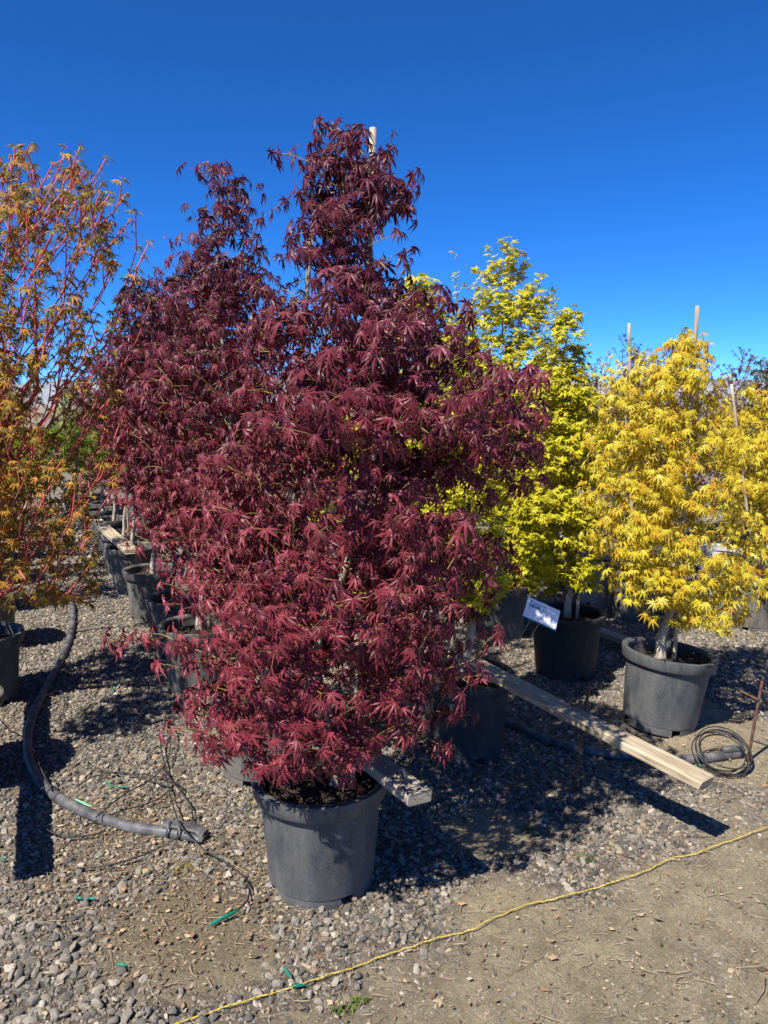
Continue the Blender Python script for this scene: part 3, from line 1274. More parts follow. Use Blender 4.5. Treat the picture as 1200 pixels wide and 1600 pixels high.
potted('potted_maple', main_xy, 'large dark red maple in grey pot standing alone at the row end', kind='big', leaf='leaf_red', seed=3, n=1550, size=.048,
       sil=[(195, 505, 560), (235, 470, 600), (270, 465, 620), (330, 462, 640), (400, 430, 660), (450, 402, 680), (490, 382, 710), (530, 365, 770), (580, 350, 825),
            (640, 330, 860), (700, 320, 860), (760, 315, 835), (820, 305, 795), (880, 285, 800), (930, 260, 790), (990, 245, 755), (1050, 262, 715), (1100, 272, 700), (1135, 300, 680)],
       pairs=3, spacing=.048, pet=.034, droop=.62, sunw=.30, potmat='pot', single=300, petioles=True, trunk_r=.021, trunk_off=(.045, .02), slope=.15, arch=.16,
       gap=-.05, gapscale=3.4, outer=.50, sides=6, stake=((.105, .03), tuple(PY(583, 200, 2.46))), ties=(.62, 1.28), stake_r=.0105, extra=ex_main, pot_rz=.45)
ex_a = [tuple(PY(x, y, 3.2 + .06 * ((x * 7) % 5 - 2))) for x, y in ((296, 262), (318, 262), (340, 268), (372, 285), (400, 300), (300, 330), (322, 345), (345, 325), (380, 330), (335, 375), (362, 360), (290, 378), (275, 372), (310, 395), (400, 355), (425, 330), (440, 318), (395, 395), (415, 410), (350, 405), (330, 420), (370, 415), (270, 425), (445, 395), (300, 415), (250, 425))]
potted('potted_maple', A_xy, 'dark red maple with thin leaning top shoot, second pot of the red row', kind='mid', leaf='leaf_red', seed=5, n=860, size=.046,
       sil=[(266, 325, 352), (290, 318, 385), (330, 322, 385), (370, 305, 390), (400, 280, 420), (430, 230, 470), (480, 200, 500), (560, 200, 550), (650, 200, 550), (750, 210, 550), (850, 250, 550), (920, 300, 530), (1000, 320, 520)],
       pairs=3, spacing=.05, pet=.035, droop=.58, sunw=.3, potmat='pot_dusty', single=300, trunk_r=.02, slope=.15, arch=.14, gap=-.2, outer=.5,
       extra=ex_a, stake=((.04, .03), tuple(PY(487, 365, 3.25))), ties=(.7, 1.3), group='red maples in the row behind the front one')
potted('potted_maple', A2_xy, 'dark red maple with grey stake, third pot of the red row', kind='mid', leaf='leaf_red', seed=6, n=760, size=.047,
       sil=[(410, 280, 350), (450, 200, 390), (550, 175, 410), (650, 165, 420), (750, 180, 420), (830, 235, 410), (900, 265, 390)],
       pairs=3, spacing=.05, pet=.035, droop=.55, sunw=.3, potmat='pot_dusty', single=200, trunk_r=.02, slope=.15, gap=-.2,
       stake=((.04, .03), tuple(PY(338, 425, 4.2))), ties=(.5,), group='red maples in the row behind the front one')
for i, (xy, lab, sl, sd) in enumerate((
        (B_xy, 'dark red maple in fourth pot of the red row', [(435, 220, 330), (520, 185, 390), (620, 170, 390), (740, 180, 390), (830, 235, 370), (860, 250, 350)], 8),
        (C_xy, 'dark red maple in fifth pot of the red row', [(450, 190, 290), (560, 160, 340), (700, 155, 340), (790, 190, 320), (835, 215, 300)], 9),
        (D_xy, 'dark red maple with bare pale lower stems, sixth pot of the red row', [(500, 170, 260), (600, 145, 290), (700, 145, 290), (760, 160, 280), (790, 180, 260)], 10),
        (E_xy, 'dark red maple in seventh pot of the red row', [(520, 160, 250), (600, 130, 280), (690, 130, 280), (750, 150, 260)], 12),
        (F_xy, 'dark red maple in farthest pot of the red row', [(540, 130, 230), (600, 100, 250), (690, 100, 250), (740, 130, 230)], 13))):
    potted('potted_maple', xy, lab, kind='low', leaf='leaf_red', seed=sd, n=440 if i < 2 else 300, size=.058, sil=sl, pairs=3, spacing=.05, pet=.03, droop=.5, sunw=.3,
           potmat='pot_dusty', trunk_r=.019, slope=.15, gap=-.25, sides=4, stake=((.05, .0), (xy[0] + .05, xy[1], 1.9 + .05 * (i % 3))),
           group='red maples in the row behind the front one')

# ---- coral bark maples along the left
L1_xy, L2_xy, L3_xy, L4_xy, L5_xy = (-1.84, 3.03), (-2.19, 3.97), (-2.66, 4.9), (-3.1, 5.8), (-3.55, 6.7)
ex_l = [tuple(PY(x, y, Y)) for x, y, Y in ((30, 235, 4.0), (40, 232, 3.9), (100, 245, 4.0), (125, 230, 3.95), (165, 248, 4.0), (190, 285, 4.0), (203, 345, 3.9), (232, 382, 3.9), (222, 400, 4.0), (10, 270, 4.0),
        (160, 730, 3.75), (190, 735, 3.7), (140, 780, 3.7), (130, 845, 3.7), (85, 860, 3.65), (100, 935, 3.6), (60, 940, 3.65), (150, 850, 3.8), (20, 940, 3.6), (110, 815, 3.6),
        (200, 460, 3.9), (235, 470, 3.8), (210, 440, 3.9), (175, 500, 3.8))]
ex_l += [tuple(PY(random.uniform(-40, 150), random.uniform(720, 945), random.uniform(3.6, 4.15))) for _ in range(110)]
potted('potted_maple', L2_xy, 'coral barked maple with red stems and gold olive leaves beside the gravel aisle', kind='mid', leaf='leaf_coral', twig='twig_coral', bark='bark_coral', seed=21,
       n=1150, size=.045, sil=[(240, -40, 165), (280, -100, 195), (340, -150, 205), (380, -170, 222), (440, -190, 205), (500, -200, 200), (600, -210, 205), (680, -200, 180), (740, -190, 170),
                              (800, -170, 145), (880, -140, 125), (930, -110, 95)],
       pairs=2, spacing=.045, pet=.02, droop=.36, sunw=.25, potmat='pot', single=300, trunk_r=.034, slope=1.15, arch=-.07, gap=-.22, outer=.62, sides=6, tfrac=.42, min_r=.0034, depth=.7, br=1.2, pot_rz=1.0, extra=ex_l)
potted('potted_maple', L1_xy, 'small coral barked maple leaning away, its pot rim at the left aisle', kind='mid', leaf='leaf_coral', twig='twig_coral', bark='bark_coral', seed=22, n=230, size=.042,
       gen=(.9, 2.1, .30, -.28), pairs=3, spacing=.045, pet=.02, droop=.4, sunw=.25, potmat='pot_dusty', trunk_r=.02, slope=.9, arch=-.04, trunk_off=(-.06, 0))
potted('potted_maple', L3_xy, 'fresh lime green maple behind the coral barked maple', kind='low', leaf='leaf_green', twig='twig_olive', seed=23, n=110, size=.055,
       sil=[(660, 40, 130), (685, 30, 170), (705, 30, 175), (730, 20, 150), (760, 20, 90)], pairs=3, spacing=.05, pet=.03, droop=.4, sunw=.3, potmat='pot_dusty', slope=.3, gap=-.2)
for i, (xy, sd, lab) in enumerate(((L4_xy, 24, 'olive leaved coral stemmed maple behind the lime green maple'), (L5_xy, 25, 'farther coral stemmed maple two pots behind the lime green maple'), ((-4.0, 7.7), 26, 'farthest coral stemmed maple of the left row'))):
    potted('potted_maple', xy, lab, kind='low', leaf='leaf_coral', twig='twig_coral', bark='bark_coral', seed=sd, n=260, size=.05,
           gen=(.7, 1.95 + .1 * i, .50, .02), pairs=3, spacing=.05, pet=.02, droop=.4, sunw=.3, potmat='pot_dusty', slope=.8, sides=4,
           group='coral stemmed maples at the back of the left row')

# ---- yellow green maples behind the big red one
G_xy, G2_xy, G3_xy = (.38, 3.42), (-.03, 4.35), (-.45, 5.3)
H_xy, I_xy, J_xy = (1.10, 4.45), (.80, 5.22), (.42, 6.1)
GR = 'yellow green maples behind the big red one'
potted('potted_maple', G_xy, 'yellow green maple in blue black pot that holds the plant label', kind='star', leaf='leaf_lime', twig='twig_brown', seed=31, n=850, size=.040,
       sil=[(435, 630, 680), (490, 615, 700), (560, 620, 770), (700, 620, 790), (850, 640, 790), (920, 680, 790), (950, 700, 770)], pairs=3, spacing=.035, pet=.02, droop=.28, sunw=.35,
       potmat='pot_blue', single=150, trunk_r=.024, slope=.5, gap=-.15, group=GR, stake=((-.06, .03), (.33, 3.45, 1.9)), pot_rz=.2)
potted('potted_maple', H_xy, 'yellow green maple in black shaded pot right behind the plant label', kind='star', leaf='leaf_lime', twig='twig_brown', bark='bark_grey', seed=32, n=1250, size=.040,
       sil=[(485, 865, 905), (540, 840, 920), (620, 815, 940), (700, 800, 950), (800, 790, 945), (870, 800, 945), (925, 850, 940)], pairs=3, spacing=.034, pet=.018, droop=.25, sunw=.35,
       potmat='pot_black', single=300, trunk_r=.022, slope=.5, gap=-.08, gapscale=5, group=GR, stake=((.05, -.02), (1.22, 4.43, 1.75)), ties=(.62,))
ex_i = [tuple(PY(x, y, 5.2)) for x, y in ((788, 375), (765, 392), (815, 395), (708, 395), (712, 430), (715, 465), (745, 425), (745, 450), (840, 450), (800, 400), (850, 470), (890, 490), (875, 500))]
potted('potted_maple', I_xy, 'tall yellow green maple with pointed top shoots behind the red maple', kind='star', leaf='leaf_lime', twig='twig_brown', seed=33, n=1900, size=.040,
       sil=[(378, 770, 805), (420, 745, 840), (470, 705, 868), (520, 680, 890), (600, 675, 905), (700, 700, 895), (800, 720, 890), (880, 740, 880), (920, 770, 850)], pairs=3, spacing=.034, pet=.016,
       droop=.2, sunw=.4, potmat='pot', single=300, trunk_r=.026, slope=.8, arch=-.03, gap=-.03, gapscale=5.5, outer=.62, group=GR, extra=ex_i)
for xy, sd, lab, n_, gen_ in ((G2_xy, 34, 'yellow green maple hidden behind the big red maple', 300, (.75, 2.25, .42, .03)), (G3_xy, 35, 'yellow green maple deep between the red and yellow rows', 240, (.75, 2.1, .45, 0)),
                              (J_xy, 36, 'yellow green maple behind the tall pointed yellow one', 300, (.7, 2.3, .5, .02)), ((.0, 7.0), 37, 'farthest yellow green maple of its row', 220, (.7, 2.2, .5, 0))):
    potted('potted_maple', xy, lab, kind='low', leaf='leaf_lime', twig='twig_brown', seed=sd, n=n_, size=.042, gen=gen_, pairs=3, spacing=.04, pet=.02, droop=.25, sunw=.35, potmat='pot_dusty',
           slope=.5, sides=4, group=GR)

# ---- golden maples on the right
R1_xy, R2_xy, S2_xy, S3_xy = (1.40, 3.70), (2.72, 5.45), (1.92, 5.75), (1.52, 6.7)
ex_r = [tuple(PY(x, y, Y)) for x, y, Y in ((1075, 515, 3.75), (1068, 528, 3.7), (1080, 545, 3.7), (1060, 555, 3.7), (1020, 555, 3.7), (990, 548, 3.8), (1135, 590, 3.7), (1165, 610, 3.7), (1180, 600, 3.8),
        (1115, 980, 3.4), (1080, 965, 3.35), (1015, 965, 3.4), (985, 940, 3.5), (1030, 940, 3.4), (1100, 945, 3.3), (1130, 960, 3.4), (1000, 925, 3.5))]
potted('potted_maple', R1_xy, 'golden yellow maple in tilted grey pot on the open sandy ground', kind='mid', leaf='leaf_gold', twig='twig_gold', seed=41, n=900, size=.042,
       sil=[(525, 1050, 1100), (565, 1000, 1120), (600, 935, 1135), (680, 915, 1160), (760, 910, 1170), (840, 912, 1185), (900, 940, 1195), (940, 985, 1180), (965, 1010, 1150)],
       pairs=3, spacing=.042, pet=.024, droop=.55, sunw=.35, potmat='pot', tilt=(R(-1), R(6)), single=300, trunk_r=.026, slope=.3, gap=-.04, gapscale=5.0, outer=.56, trunk_off=(.0, .0), sides=6,
       stake=((.05, -.03), tuple(PY(1090, 478, 3.75))), ties=(.95, 1.25), extra=ex_r, pot_rz=0.0)
GG = 'golden maples behind the front golden one'
potted('potted_maple', R2_xy, 'golden maple with grey stake beside and behind the front golden maple', kind='mid', leaf='leaf_gold', twig='twig_gold', seed=42, n=700, size=.048,
       sil=[(610, 1150, 1290), (700, 1110, 1330), (800, 1110, 1330), (900, 1130, 1320), (985, 1160, 1290)], pairs=3, spacing=.045, pet=.024, droop=.5, sunw=.35, potmat='pot_dusty', single=150,
       trunk_r=.024, slope=.3, group=GG, stake=((.0, -.04), tuple(PY(1143, 600, 5.4))))
for xy, sd, lab, sl, stk in ((S2_xy, 43, 'golden maple with tall bare stake top behind the front golden maple', [(548, 945, 1030), (620, 915, 1060), (720, 905, 1070), (830, 930, 1060), (890, 960, 1030)], (983, 505)),
                             (S3_xy, 44, 'golden maple farthest back in its row', [(580, 840, 930), (660, 820, 950), (760, 820, 950), (830, 850, 930)], None)):
    potted('potted_maple', xy, lab, kind='low', leaf='leaf_gold', twig='twig_gold', seed=sd, n=340, size=.048, sil=sl, pairs=3, spacing=.045, pet=.024, droop=.5, sunw=.35, potmat='pot_dusty',
           slope=.3, sides=4, group=GG, stake=((0, 0), tuple(PY(stk[0], stk[1], xy[1]))) if stk else None, stake_r=.013)

# ---- thin plum and olive trees at the back
for i, (px, dist, ytop, r0, lf, lab) in enumerate((
        (1040, 7.2, 525, .75, 'leaf_plum', 'thin purple twigged tree behind the golden maples'),
        (1130, 7.6, 545, .70, 'leaf_plum', 'lower purple twigged tree between golden maple and olive tree'),
        (960, 8.4, 520, .65, 'leaf_plum', 'purple twigged tree far behind the yellow green maple'),
        (1185, 7.0, 500, .45, 'leaf_olive', 'upright olive leaved tree with bare twiggy top at the back'),
        (1290, 8.6, 520, .45, 'leaf_olive', 'upright olive leaved tree beyond the golden maples'))):
    z1 = PY(px, ytop, dist).z
    pl = lf == 'leaf_plum'
    potted('potted_tree', bp(px, dist), lab, kind='low', leaf=lf, twig='twig_plum', bark='bark_grey', seed=60 + i, n=620, min_r=.003, tfrac=.5, size=.030 if pl else .045, gen=(.6, z1, r0, 0), pairs=3, spacing=.05,
           pet=.01, droop=.3, sunw=.2, potmat='pot_dusty', slope=1.1, arch=-.04, sides=4, gap=-.3, cat='tree', group='thin trees at the back')
# ---- rows that close the view far behind
far = [(-4.6, 9.2, 'leaf_coral', 'coral'), (-3.5, 9.6, 'leaf_red', 'dark red'), (-2.3, 9.0, 'leaf_red', 'dark red'), (-1.4, 8.0, 'leaf_red', 'dark red'), (-.7, 9.2, 'leaf_lime', 'yellow green'),
       (.6, 8.6, 'leaf_lime', 'yellow green'), (1.5, 9.4, 'leaf_lime', 'yellow green'), (2.4, 8.9, 'leaf_gold', 'golden'), (3.4, 6.6, 'leaf_gold', 'golden'), (4.6, 9.6, 'leaf_gold', 'golden'),
       (-5.6, 10.6, 'leaf_green', 'fresh green'), (-3.35, 9.0, 'leaf_olive', 'olive'), (-4.0, 10.3, 'leaf_olive', 'olive'), (-2.9, 10.8, 'leaf_coral', 'coral'), (-4.7, 11.6, 'leaf_green', 'fresh green'), (-1.9, 11.0, 'leaf_red', 'dark red'), (-1.2, 6.7, 'leaf_red', 'dark red'), (3.3, 10.2, 'leaf_olive', 'olive')]
ORD = {}
words = ['nearest', 'second', 'third', 'fourth', 'fifth', 'sixth']
for i, (x, y, lf, cname) in enumerate(sorted(far, key=lambda q: q[1])):
    k = ORD.get(cname, 0)
    ORD[cname] = k + 1
    tw = {'leaf_red': 'twig_olive', 'leaf_coral': 'twig_coral', 'leaf_lime': 'twig_brown', 'leaf_gold': 'twig_gold', 'leaf_green': 'twig_olive', 'leaf_olive': 'twig_plum'}[lf]
    potted('potted_maple', (x, y), '%s %s maple of the loose block behind the rows' % (words[k], cname), kind='low', leaf=lf, twig=tw, seed=80 + i, n=230, size=.055,
           gen=(.65, 1.75 + .3 * ((i * 7) % 5) / 5, .55, 0), pairs=3, spacing=.05, pet=.02, droop=.4, sunw=.3, potmat='pot_dusty', slope=.4, sides=4, group='maples of the loose block far behind')

# pale grey pots standing on the gravel behind
for px, py, lab in ((942, 940, 'pale grey pot on the gravel behind the shaded black pot'), (1128, 925, 'pale grey pot on the gravel behind the golden maple')):
    q = P(px, py)
    t = empty('empty_pot', (q.x, q.y, gz(q.x, q.y)))
    tag(t, lab, 'plant pot', 'pale grey pots behind')
    add_pot(t, 'pot_pale')

# ------------------------------------------------------------------ which leaves are seen: the largest become objects
cells = {}
for ti, (th, t, off, kind, leaf, single, size) in enumerate(ALL):
    wp = t.lp + t.base
    c = wp + t.lm * (t.ls * .45)[:, None]
    px, py, dep = project(c)
    ok = (px > -5) & (px < 1205) & (py > 0) & (py < 1600)
    for i in np.where(ok)[0]:
        key = (int(px[i] // 9), int(py[i] // 9))
        if key not in cells or cells[key][0] > dep[i]:
            cells[key] = (dep[i], ti, i)
seen = {}
for dep, ti, i in cells.values():
    seen.setdefault(ti, []).append((ALL[ti][1].ls[i] / dep, i))

for ti, (th, t, off, kind, leaf, single, size) in enumerate(ALL):
    r = t.rng
    pick = []
    if single:
        cand = sorted(seen.get(ti, []), reverse=True)
        step_ = cand[:single]
        pick = [i for _, i in step_]
    mask = np.ones(len(t.lp), bool)
    mask[pick] = False
    v, f = leaf_soup(t.lp[mask] + off, t.lm[mask], t.ln[mask], t.ls[mask], LV[kind], r)
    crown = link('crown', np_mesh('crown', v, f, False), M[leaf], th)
    crown['kind'] = 'stuff'
    if pick:
        ms = leaf_meshes(kind, leaf)
        for i in pick:
            o = bpy.data.objects.new('leaf', ms[int(r.integers(len(ms)))])
            COL.objects.link(o)
            o.parent = crown
            m_, n_ = Vector(t.lm[i]), Vector(t.ln[i])
            x_ = m_.cross(n_)
            mat = Matrix((x_, m_, n_)).transposed().to_4x4() @ Matrix.Scale(t.ls[i], 4)
            mat.translation = Vector(t.lp[i] + off)
            o.matrix_local = mat


# ================================================================== BOARDS, PIPES AND SMALL THINGS
def board(a, b, w, h, mat, label, name='wooden_board', roll=0.0, seed=0, group=None):
    """a weathered board whose top centre line runs from a to b"""
    a, b = Vector(a), Vector(b)
    d = b - a
    ln = d.length
    d.normalize()
    side = Vector((0, 0, 1)).cross(d).normalized()
    up = d.cross(side)
    rr = random.Random(seed)
    bm = bmesh.new()
    ns = max(6, int(ln / .05))
    ring = []
    cs = .006
    prof = [(-w / 2 + cs, 0), (-w / 2, -cs), (-w / 2, -h + cs), (-w / 2 + cs, -h), (w / 2 - cs, -h), (w / 2, -h + cs), (w / 2, -cs), (w / 2 - cs, 0), (w * .2, .0008), (-w * .15, -.0008)]
    for i in range(ns + 1):
        t = i / ns
        sag = Vector((0, 0, -.004 * math.sin(math.pi * t)))
        row = []
        for (s, u) in prof:
            e = rr.uniform(-.004, .004) if i in (0, ns) else 0
            # local frame: x along the board, y across, z up
            row.append(bm.verts.new((t * ln + e, s + rr.uniform(-.0008, .0008), u + sag.z + rr.uniform(-.0007, .0007))))
        ring.append(row)
    n = len(prof)
    for i in range(ns):
        for k in range(n):
            bm.faces.new((ring[i][k], ring[i + 1][k], ring[i + 1][(k + 1) % n], ring[i][(k + 1) % n]))
    bm.faces.new(ring[0])
    bm.faces.new(ring[-1][::-1])
    bmesh.ops.recalc_face_normals(bm, faces=bm.faces)
    me = bpy.data.meshes.new(name)
    bm.to_mesh(me)
    bm.free()
    o = link(name, me, M[mat])
    o.matrix_world = Matrix.Translation(a) @ Matrix((d, side, up)).transposed().to_4x4()
    tag(o, label, 'board', group)
    return o


rim_t = POT_H + .004 + .038
# the board across the front red maple's row, its end sticking out beside the pot
e1 = P(656, 1238, rim_t)
i1 = P(597, 1192, rim_t)
d1 = (i1 - e1).normalized()
board(e1, e1 + d1 * 1.45, .089, .038, 'wood_grey', 'weathered board lying over the front grey pot, its cut end sticking out', seed=1)
# the long board with its end in the air, hooked under the rebar
a2 = P(772, 1046, rim_t)
b2 = P(1106, 1216, .305)
d2 = (a2 - b2).normalized()
board(b2, b2 + d2 * ((a2 - b2).length + .25), .089, .038, 'wood', 'long pale board sloping from the blue black pot over the bare ground', seed=2)
# board over the pots of the yellow row, behind the golden maple's stem
a3 = P(1112, 1046, .075)
b3 = P(950, 986, .075)
board(a3, a3 + (b3 - a3) * 1.9, .089, .038, 'wood_grey', 'old board lying low on the gravel behind the golden maple pot', seed=3)
# board along the back of the red row
a4 = P(206, 858, rim_t)
b4 = P(168, 826, rim_t)
board(a4, a4 + (b4 - a4) * 1.6, .12, .038, 'wood', 'pale board lying along the far pots of the red row', seed=4)
# board over the left row, seen by its shadow
e5 = P(60, 1366) - Vector((SUN_TO.x, SUN_TO.y, 0)) * 0
k5 = rim_t / SUN_TO.z
e5 = Vector((e5.x + SUN_TO.x * k5, e5.y + SUN_TO.y * k5, rim_t))
board(e5, e5 + Vector((-.40, .92, 0)) * 1.9, .11, .038, 'wood_grey', 'board over the pots at the edge of the left row, its shadow on the gravel', seed=5)


# ---- rebar stakes
def rebar(base, top, cross_a, cross_b, label):
    base, top = Vector(base), Vector(top)
    t = empty('rebar_stake', base)
    tag(t, label, 'rebar stake', 'rusty rebar stakes')

    def bar(a, b, r):
        mb = MB()
        d = (b - a)
        n = max(12, int(d.length / .006))
        pts = [a + d * (i / n) for i in range(n + 1)]
        mb.tube(pts, [r * (1.10 if i % 2 else .93) for i in range(n + 1)], 8)
        return mb.mesh('bar', True)
    d = (top - base).normalized()
    link('shaft', bar(-d * .05, top - base, .0068), M['rust'], t)
    link('crossbar', bar(Vector(cross_a) - base, Vector(cross_b) - base, .0055), M['rust'], t)
    return t


rb = P(1168, 1190)
rebar(rb, PY(1191, 1064, rb.y), PY(1184, 1093, rb.y - .008), PY(1156, 1079, rb.y + .03), 'rusty rebar stake with side arm beside the tubing coil')
rb2 = P(896, 1232)
rt2 = PY(921, 1070, rb2.y)
rebar(rb2, rt2, PY(915, 1104, rb2.y - .01), PY(893, 1102, rb2.y - .075), 'rusty rebar stake standing behind the long sloping board')


# ---- pipes
def on_ground(px, lift):
    out = []
    for x, y in px:
        p = P(x, y)
        out.append(Vector((p.x, p.y, gz(p.x, p.y) + lift)))
    return out


PR = .0215
path = on_ground([(62, 900), (100, 925), (113, 950), (112, 985), (97, 1030), (72, 1080), (52, 1125), (44, 1170), (52, 1210), (80, 1246), (130, 1274), (190, 1294), (250, 1307), (316, 1317)], PR * .85)
pts = catmull(path, 10)
pipe = empty('irrigation_pipe', pts[-1])
tag(pipe, 'grey black irrigation pipe curving along the left aisle with folded end', 'pipe')
off0 = pts[-1]
mb = MB()
nP = len(pts)
mb.tube([p - off0 for p in pts[:-3]], PR, 16)
link('hose', mb.mesh('hose'), M['pipe'], pipe)
# the end is folded back on itself and tied
dE = (pts[-1] - pts[-8]).normalized()
sE = Vector((-dE.y, dE.x, 0))
mb = MB()
q0 = pts[-4] - off0
fold = [q0 + dE * s for s in (-.02, .0, .03, .055)]
base_i = len(mb.v)
# flattened end: an ellipse that widens and flattens
rings = []
for (s, ra, rb_) in ((-.03, PR * 1.01, PR * 1.01), (0.0, PR * 1.05, PR * .95), (.04, PR * 1.25, PR * .62), (.062, PR * 1.3, PR * .5)):
    c = q0 + dE * s
    rings.append([len(mb.v) + k for k in range(16)])
    for k in range(16):
        an = 2 * math.pi * k / 16
        mb.v.append(c + sE * math.cos(an) * ra + Vector((0, 0, 1)) * math.sin(an) * rb_)
for a, b in zip(rings[:-1], rings[1:]):
    for k in range(16):
        mb.f.append((a[k], a[(k + 1) % 16], b[(k + 1) % 16], b[k]))
mb.f.append(tuple(rings[-1]))
# the folded-back flap on top
fl = []
for (s, hz, ra, rb_) in ((.060, .008, PR * 1.3, PR * .55), (.03, .026, PR * 1.25, PR * .42), (-.03, .031, PR * 1.1, PR * .42), (-.105, .029, PR * 1.05, PR * .48)):
    c = q0 + dE * s + Vector((0, 0, hz)) + sE * .010
    fl.append([len(mb.v) + k for k in range(14)])
    for k in range(14):
        an = 2 * math.pi * k / 14
        mb.v.append(c + sE * math.cos(an) * ra + Vector((0, 0, 1)) * math.sin(an) * rb_)
for a, b in zip(fl[:-1], fl[1:]):
    for k in range(14):
        mb.f.append((a[k], a[(k + 1) % 14], b[(k + 1) % 14], b[k]))
mb.f.append(tuple(fl[0]))
mb.f.append(tuple(fl[-1]))
link('folded_end', mb.mesh('folded_end'), M['pipe'], pipe)


def band(c, d, ra, rb_, cz, w, name, parent, mat='drip'):
    mb = MB()
    s = Vector((-d.y, d.x, 0)).normalized()
    rings = []
    for e in (-w / 2, w / 2):
        rings.append([len(mb.v) + k for k in range(20)])
        for k in range(20):
            an = 2 * math.pi * k / 20
            mb.v.append(c + d * e + s * math.cos(an) * ra + Vector((0, 0, cz + math.sin(an) * rb_)))
    for k in range(20):
        mb.f.append((rings[0][k], rings[0][(k + 1) % 20], rings[1][(k + 1) % 20], rings[1][k]))
    return link(name, mb.mesh(name), M[mat], parent)


band(q0 - dE * .075, dE, PR * 1.32, PR * 1.45, .012, .008, 'zip_tie', pipe)
band(q0 - dE * .030, dE, PR * 1.38, PR * 1.45, .012, .008, 'zip_tie', pipe)
k = nP - 38
band(pts[k] - off0, (pts[k + 1] - pts[k - 1]).normalized(), PR * 1.06, PR * 1.06, 0, .006, 'clamp', pipe)

path = on_ground([(640, 1080), (720, 1100), (800, 1133), (850, 1155), (930, 1176), (1010, 1186), (1085, 1190), (1155, 1183)], PR * .85)
pts2 = catmull(path, 10)
mb = MB().tube([p - pts2[-1] for p in pts2], PR, 16)
pipe2 = empty('irrigation_pipe', pts2[-1])
tag(pipe2, 'black irrigation pipe running under the long sloping board', 'pipe')
link('hose', mb.mesh('hose'), M['pipe'], pipe2)
dE2 = (pts2[-1] - pts2[-4]).normalized()
mb = MB().tube([dE2 * -.09 + Vector((0, 0, .026)), dE2 * -.03 + Vector((0, 0, .027)), dE2 * .0 + Vector((0, 0, .016)), dE2 * .012 + Vector((0, 0, .004))], [PR * .75, PR * .8, PR * .8, PR * .5], 14)
link('folded_end', mb.mesh('folded_end'), M['pipe'], pipe2)


# ---- thin drip tubes
def drip(px, label, lifts=None, r=.0029, mat='drip', name='drip_tube', n=9, group='thin drip tubes'):
    pp = []
    for i, (x, y) in enumerate(px):
        lf = (lifts[i] if lifts else .012) + .008
        p = P(x, y, max(lf, .0))
        pp.append(Vector((p.x, p.y, gz(p.x, p.y) + lf)))
    q = catmull(pp, n)
    o0 = q[0].copy()
    mb = MB().tube([p - o0 for p in q], r, 8)
    o = link(name, mb.mesh(name), M[mat])
    o.location = o0
    tag(o, label, 'tube', group)
    return q


t1 = drip([(70, 1230), (50, 1250), (55, 1282), (95, 1306), (140, 1303), (165, 1297)], 'thin black tube looping out from the left side of the grey pipe', [.05, .03, .02, .015, .012, .012])
t2 = drip([(150, 1275), (195, 1240), (235, 1215), (262, 1182), (267, 1140), (258, 1132), (251, 1160), (262, 1205), (285, 1235), (300, 1262), (298, 1290), (288, 1303)],
          'thin black tube twisted into a tall loop above the grey pipe', [.045, .04, .03, .03, .05, .05, .03, .02, .015, .012, .015, .03])
t3 = drip([(148, 1199), (180, 1208), (225, 1207), (262, 1213), (285, 1226), (278, 1240)], 'thin grey tube lying straight across the brown litter', [.02, .015, .015, .018, .015, .012])
t4 = drip([(120, 1228), (150, 1212), (190, 1206), (230, 1214), (268, 1226)], 'thin black tube arching over the litter behind the pipe', [.012, .02, .022, .015, .012])
t5 = drip([(258, 1200), (268, 1245), (283, 1292), (315, 1325), (355, 1348), (385, 1375), (388, 1402), (372, 1421)], 'thin black tube running from pipe end to green dripper by the pot', [.02, .03, .06, .03, .012, .012, .014, .016])
t6 = drip([(120, 1355), (170, 1354), (215, 1341), (255, 1324), (285, 1305)], 'thin black tube passing below the folded pipe end', [.012, .012, .014, .018, .055])
t7 = drip([(60, 1190), (66, 1205), (80, 1236)], 'short stiff grey tube sticking up from the left pipe', [.12, .08, .04], r=.0028)
t8 = drip([(52, 1102), (70, 1088), (92, 1078), (101, 1090), (98, 1115), (88, 1130)], 'thin black tube curling beside the left pipe in shade', [.04, .05, .04, .02, .012, .012])
t9 = drip([(0, 1127), (12, 1140), (30, 1148)], 'short grey tube on the sunny gravel beside the left pots', [.012, .012, .012])
t10 = drip([(115, 945), (130, 925), (160, 922), (178, 932)], 'thin black tube arching from the far bend of the left pipe', [.05, .02, .012, .012])
t11 = drip([(130, 1290), (180, 1270), (240, 1248), (262, 1232)], 'thin grey tube lying close beside the grey pipe', [.012, .012, .012, .012], r=.0026)


def emitter(a, b, label, mat='green_plastic', r=.006):
    a, b = Vector(a), Vector(b)
    t = empty('dripper', a)
    tag(t, label, 'dripper', 'green plastic drippers')
    d = b - a
    mb = MB().tube([d * u for u in (0, .12, .2, .75, .95, 1.0)], [r * .55, r * .6, r, r * .95, r * .5, r * .2], 8)
    link('body', mb.mesh('body'), M[mat], t)
    mb = MB().tube([d * .16 + Vector((0, 0, r * .3)), d * .7 + Vector((0, 0, r * .9))], r * .4, 6)
    link('rib', mb.mesh('rib'), M[mat], t)
    return t


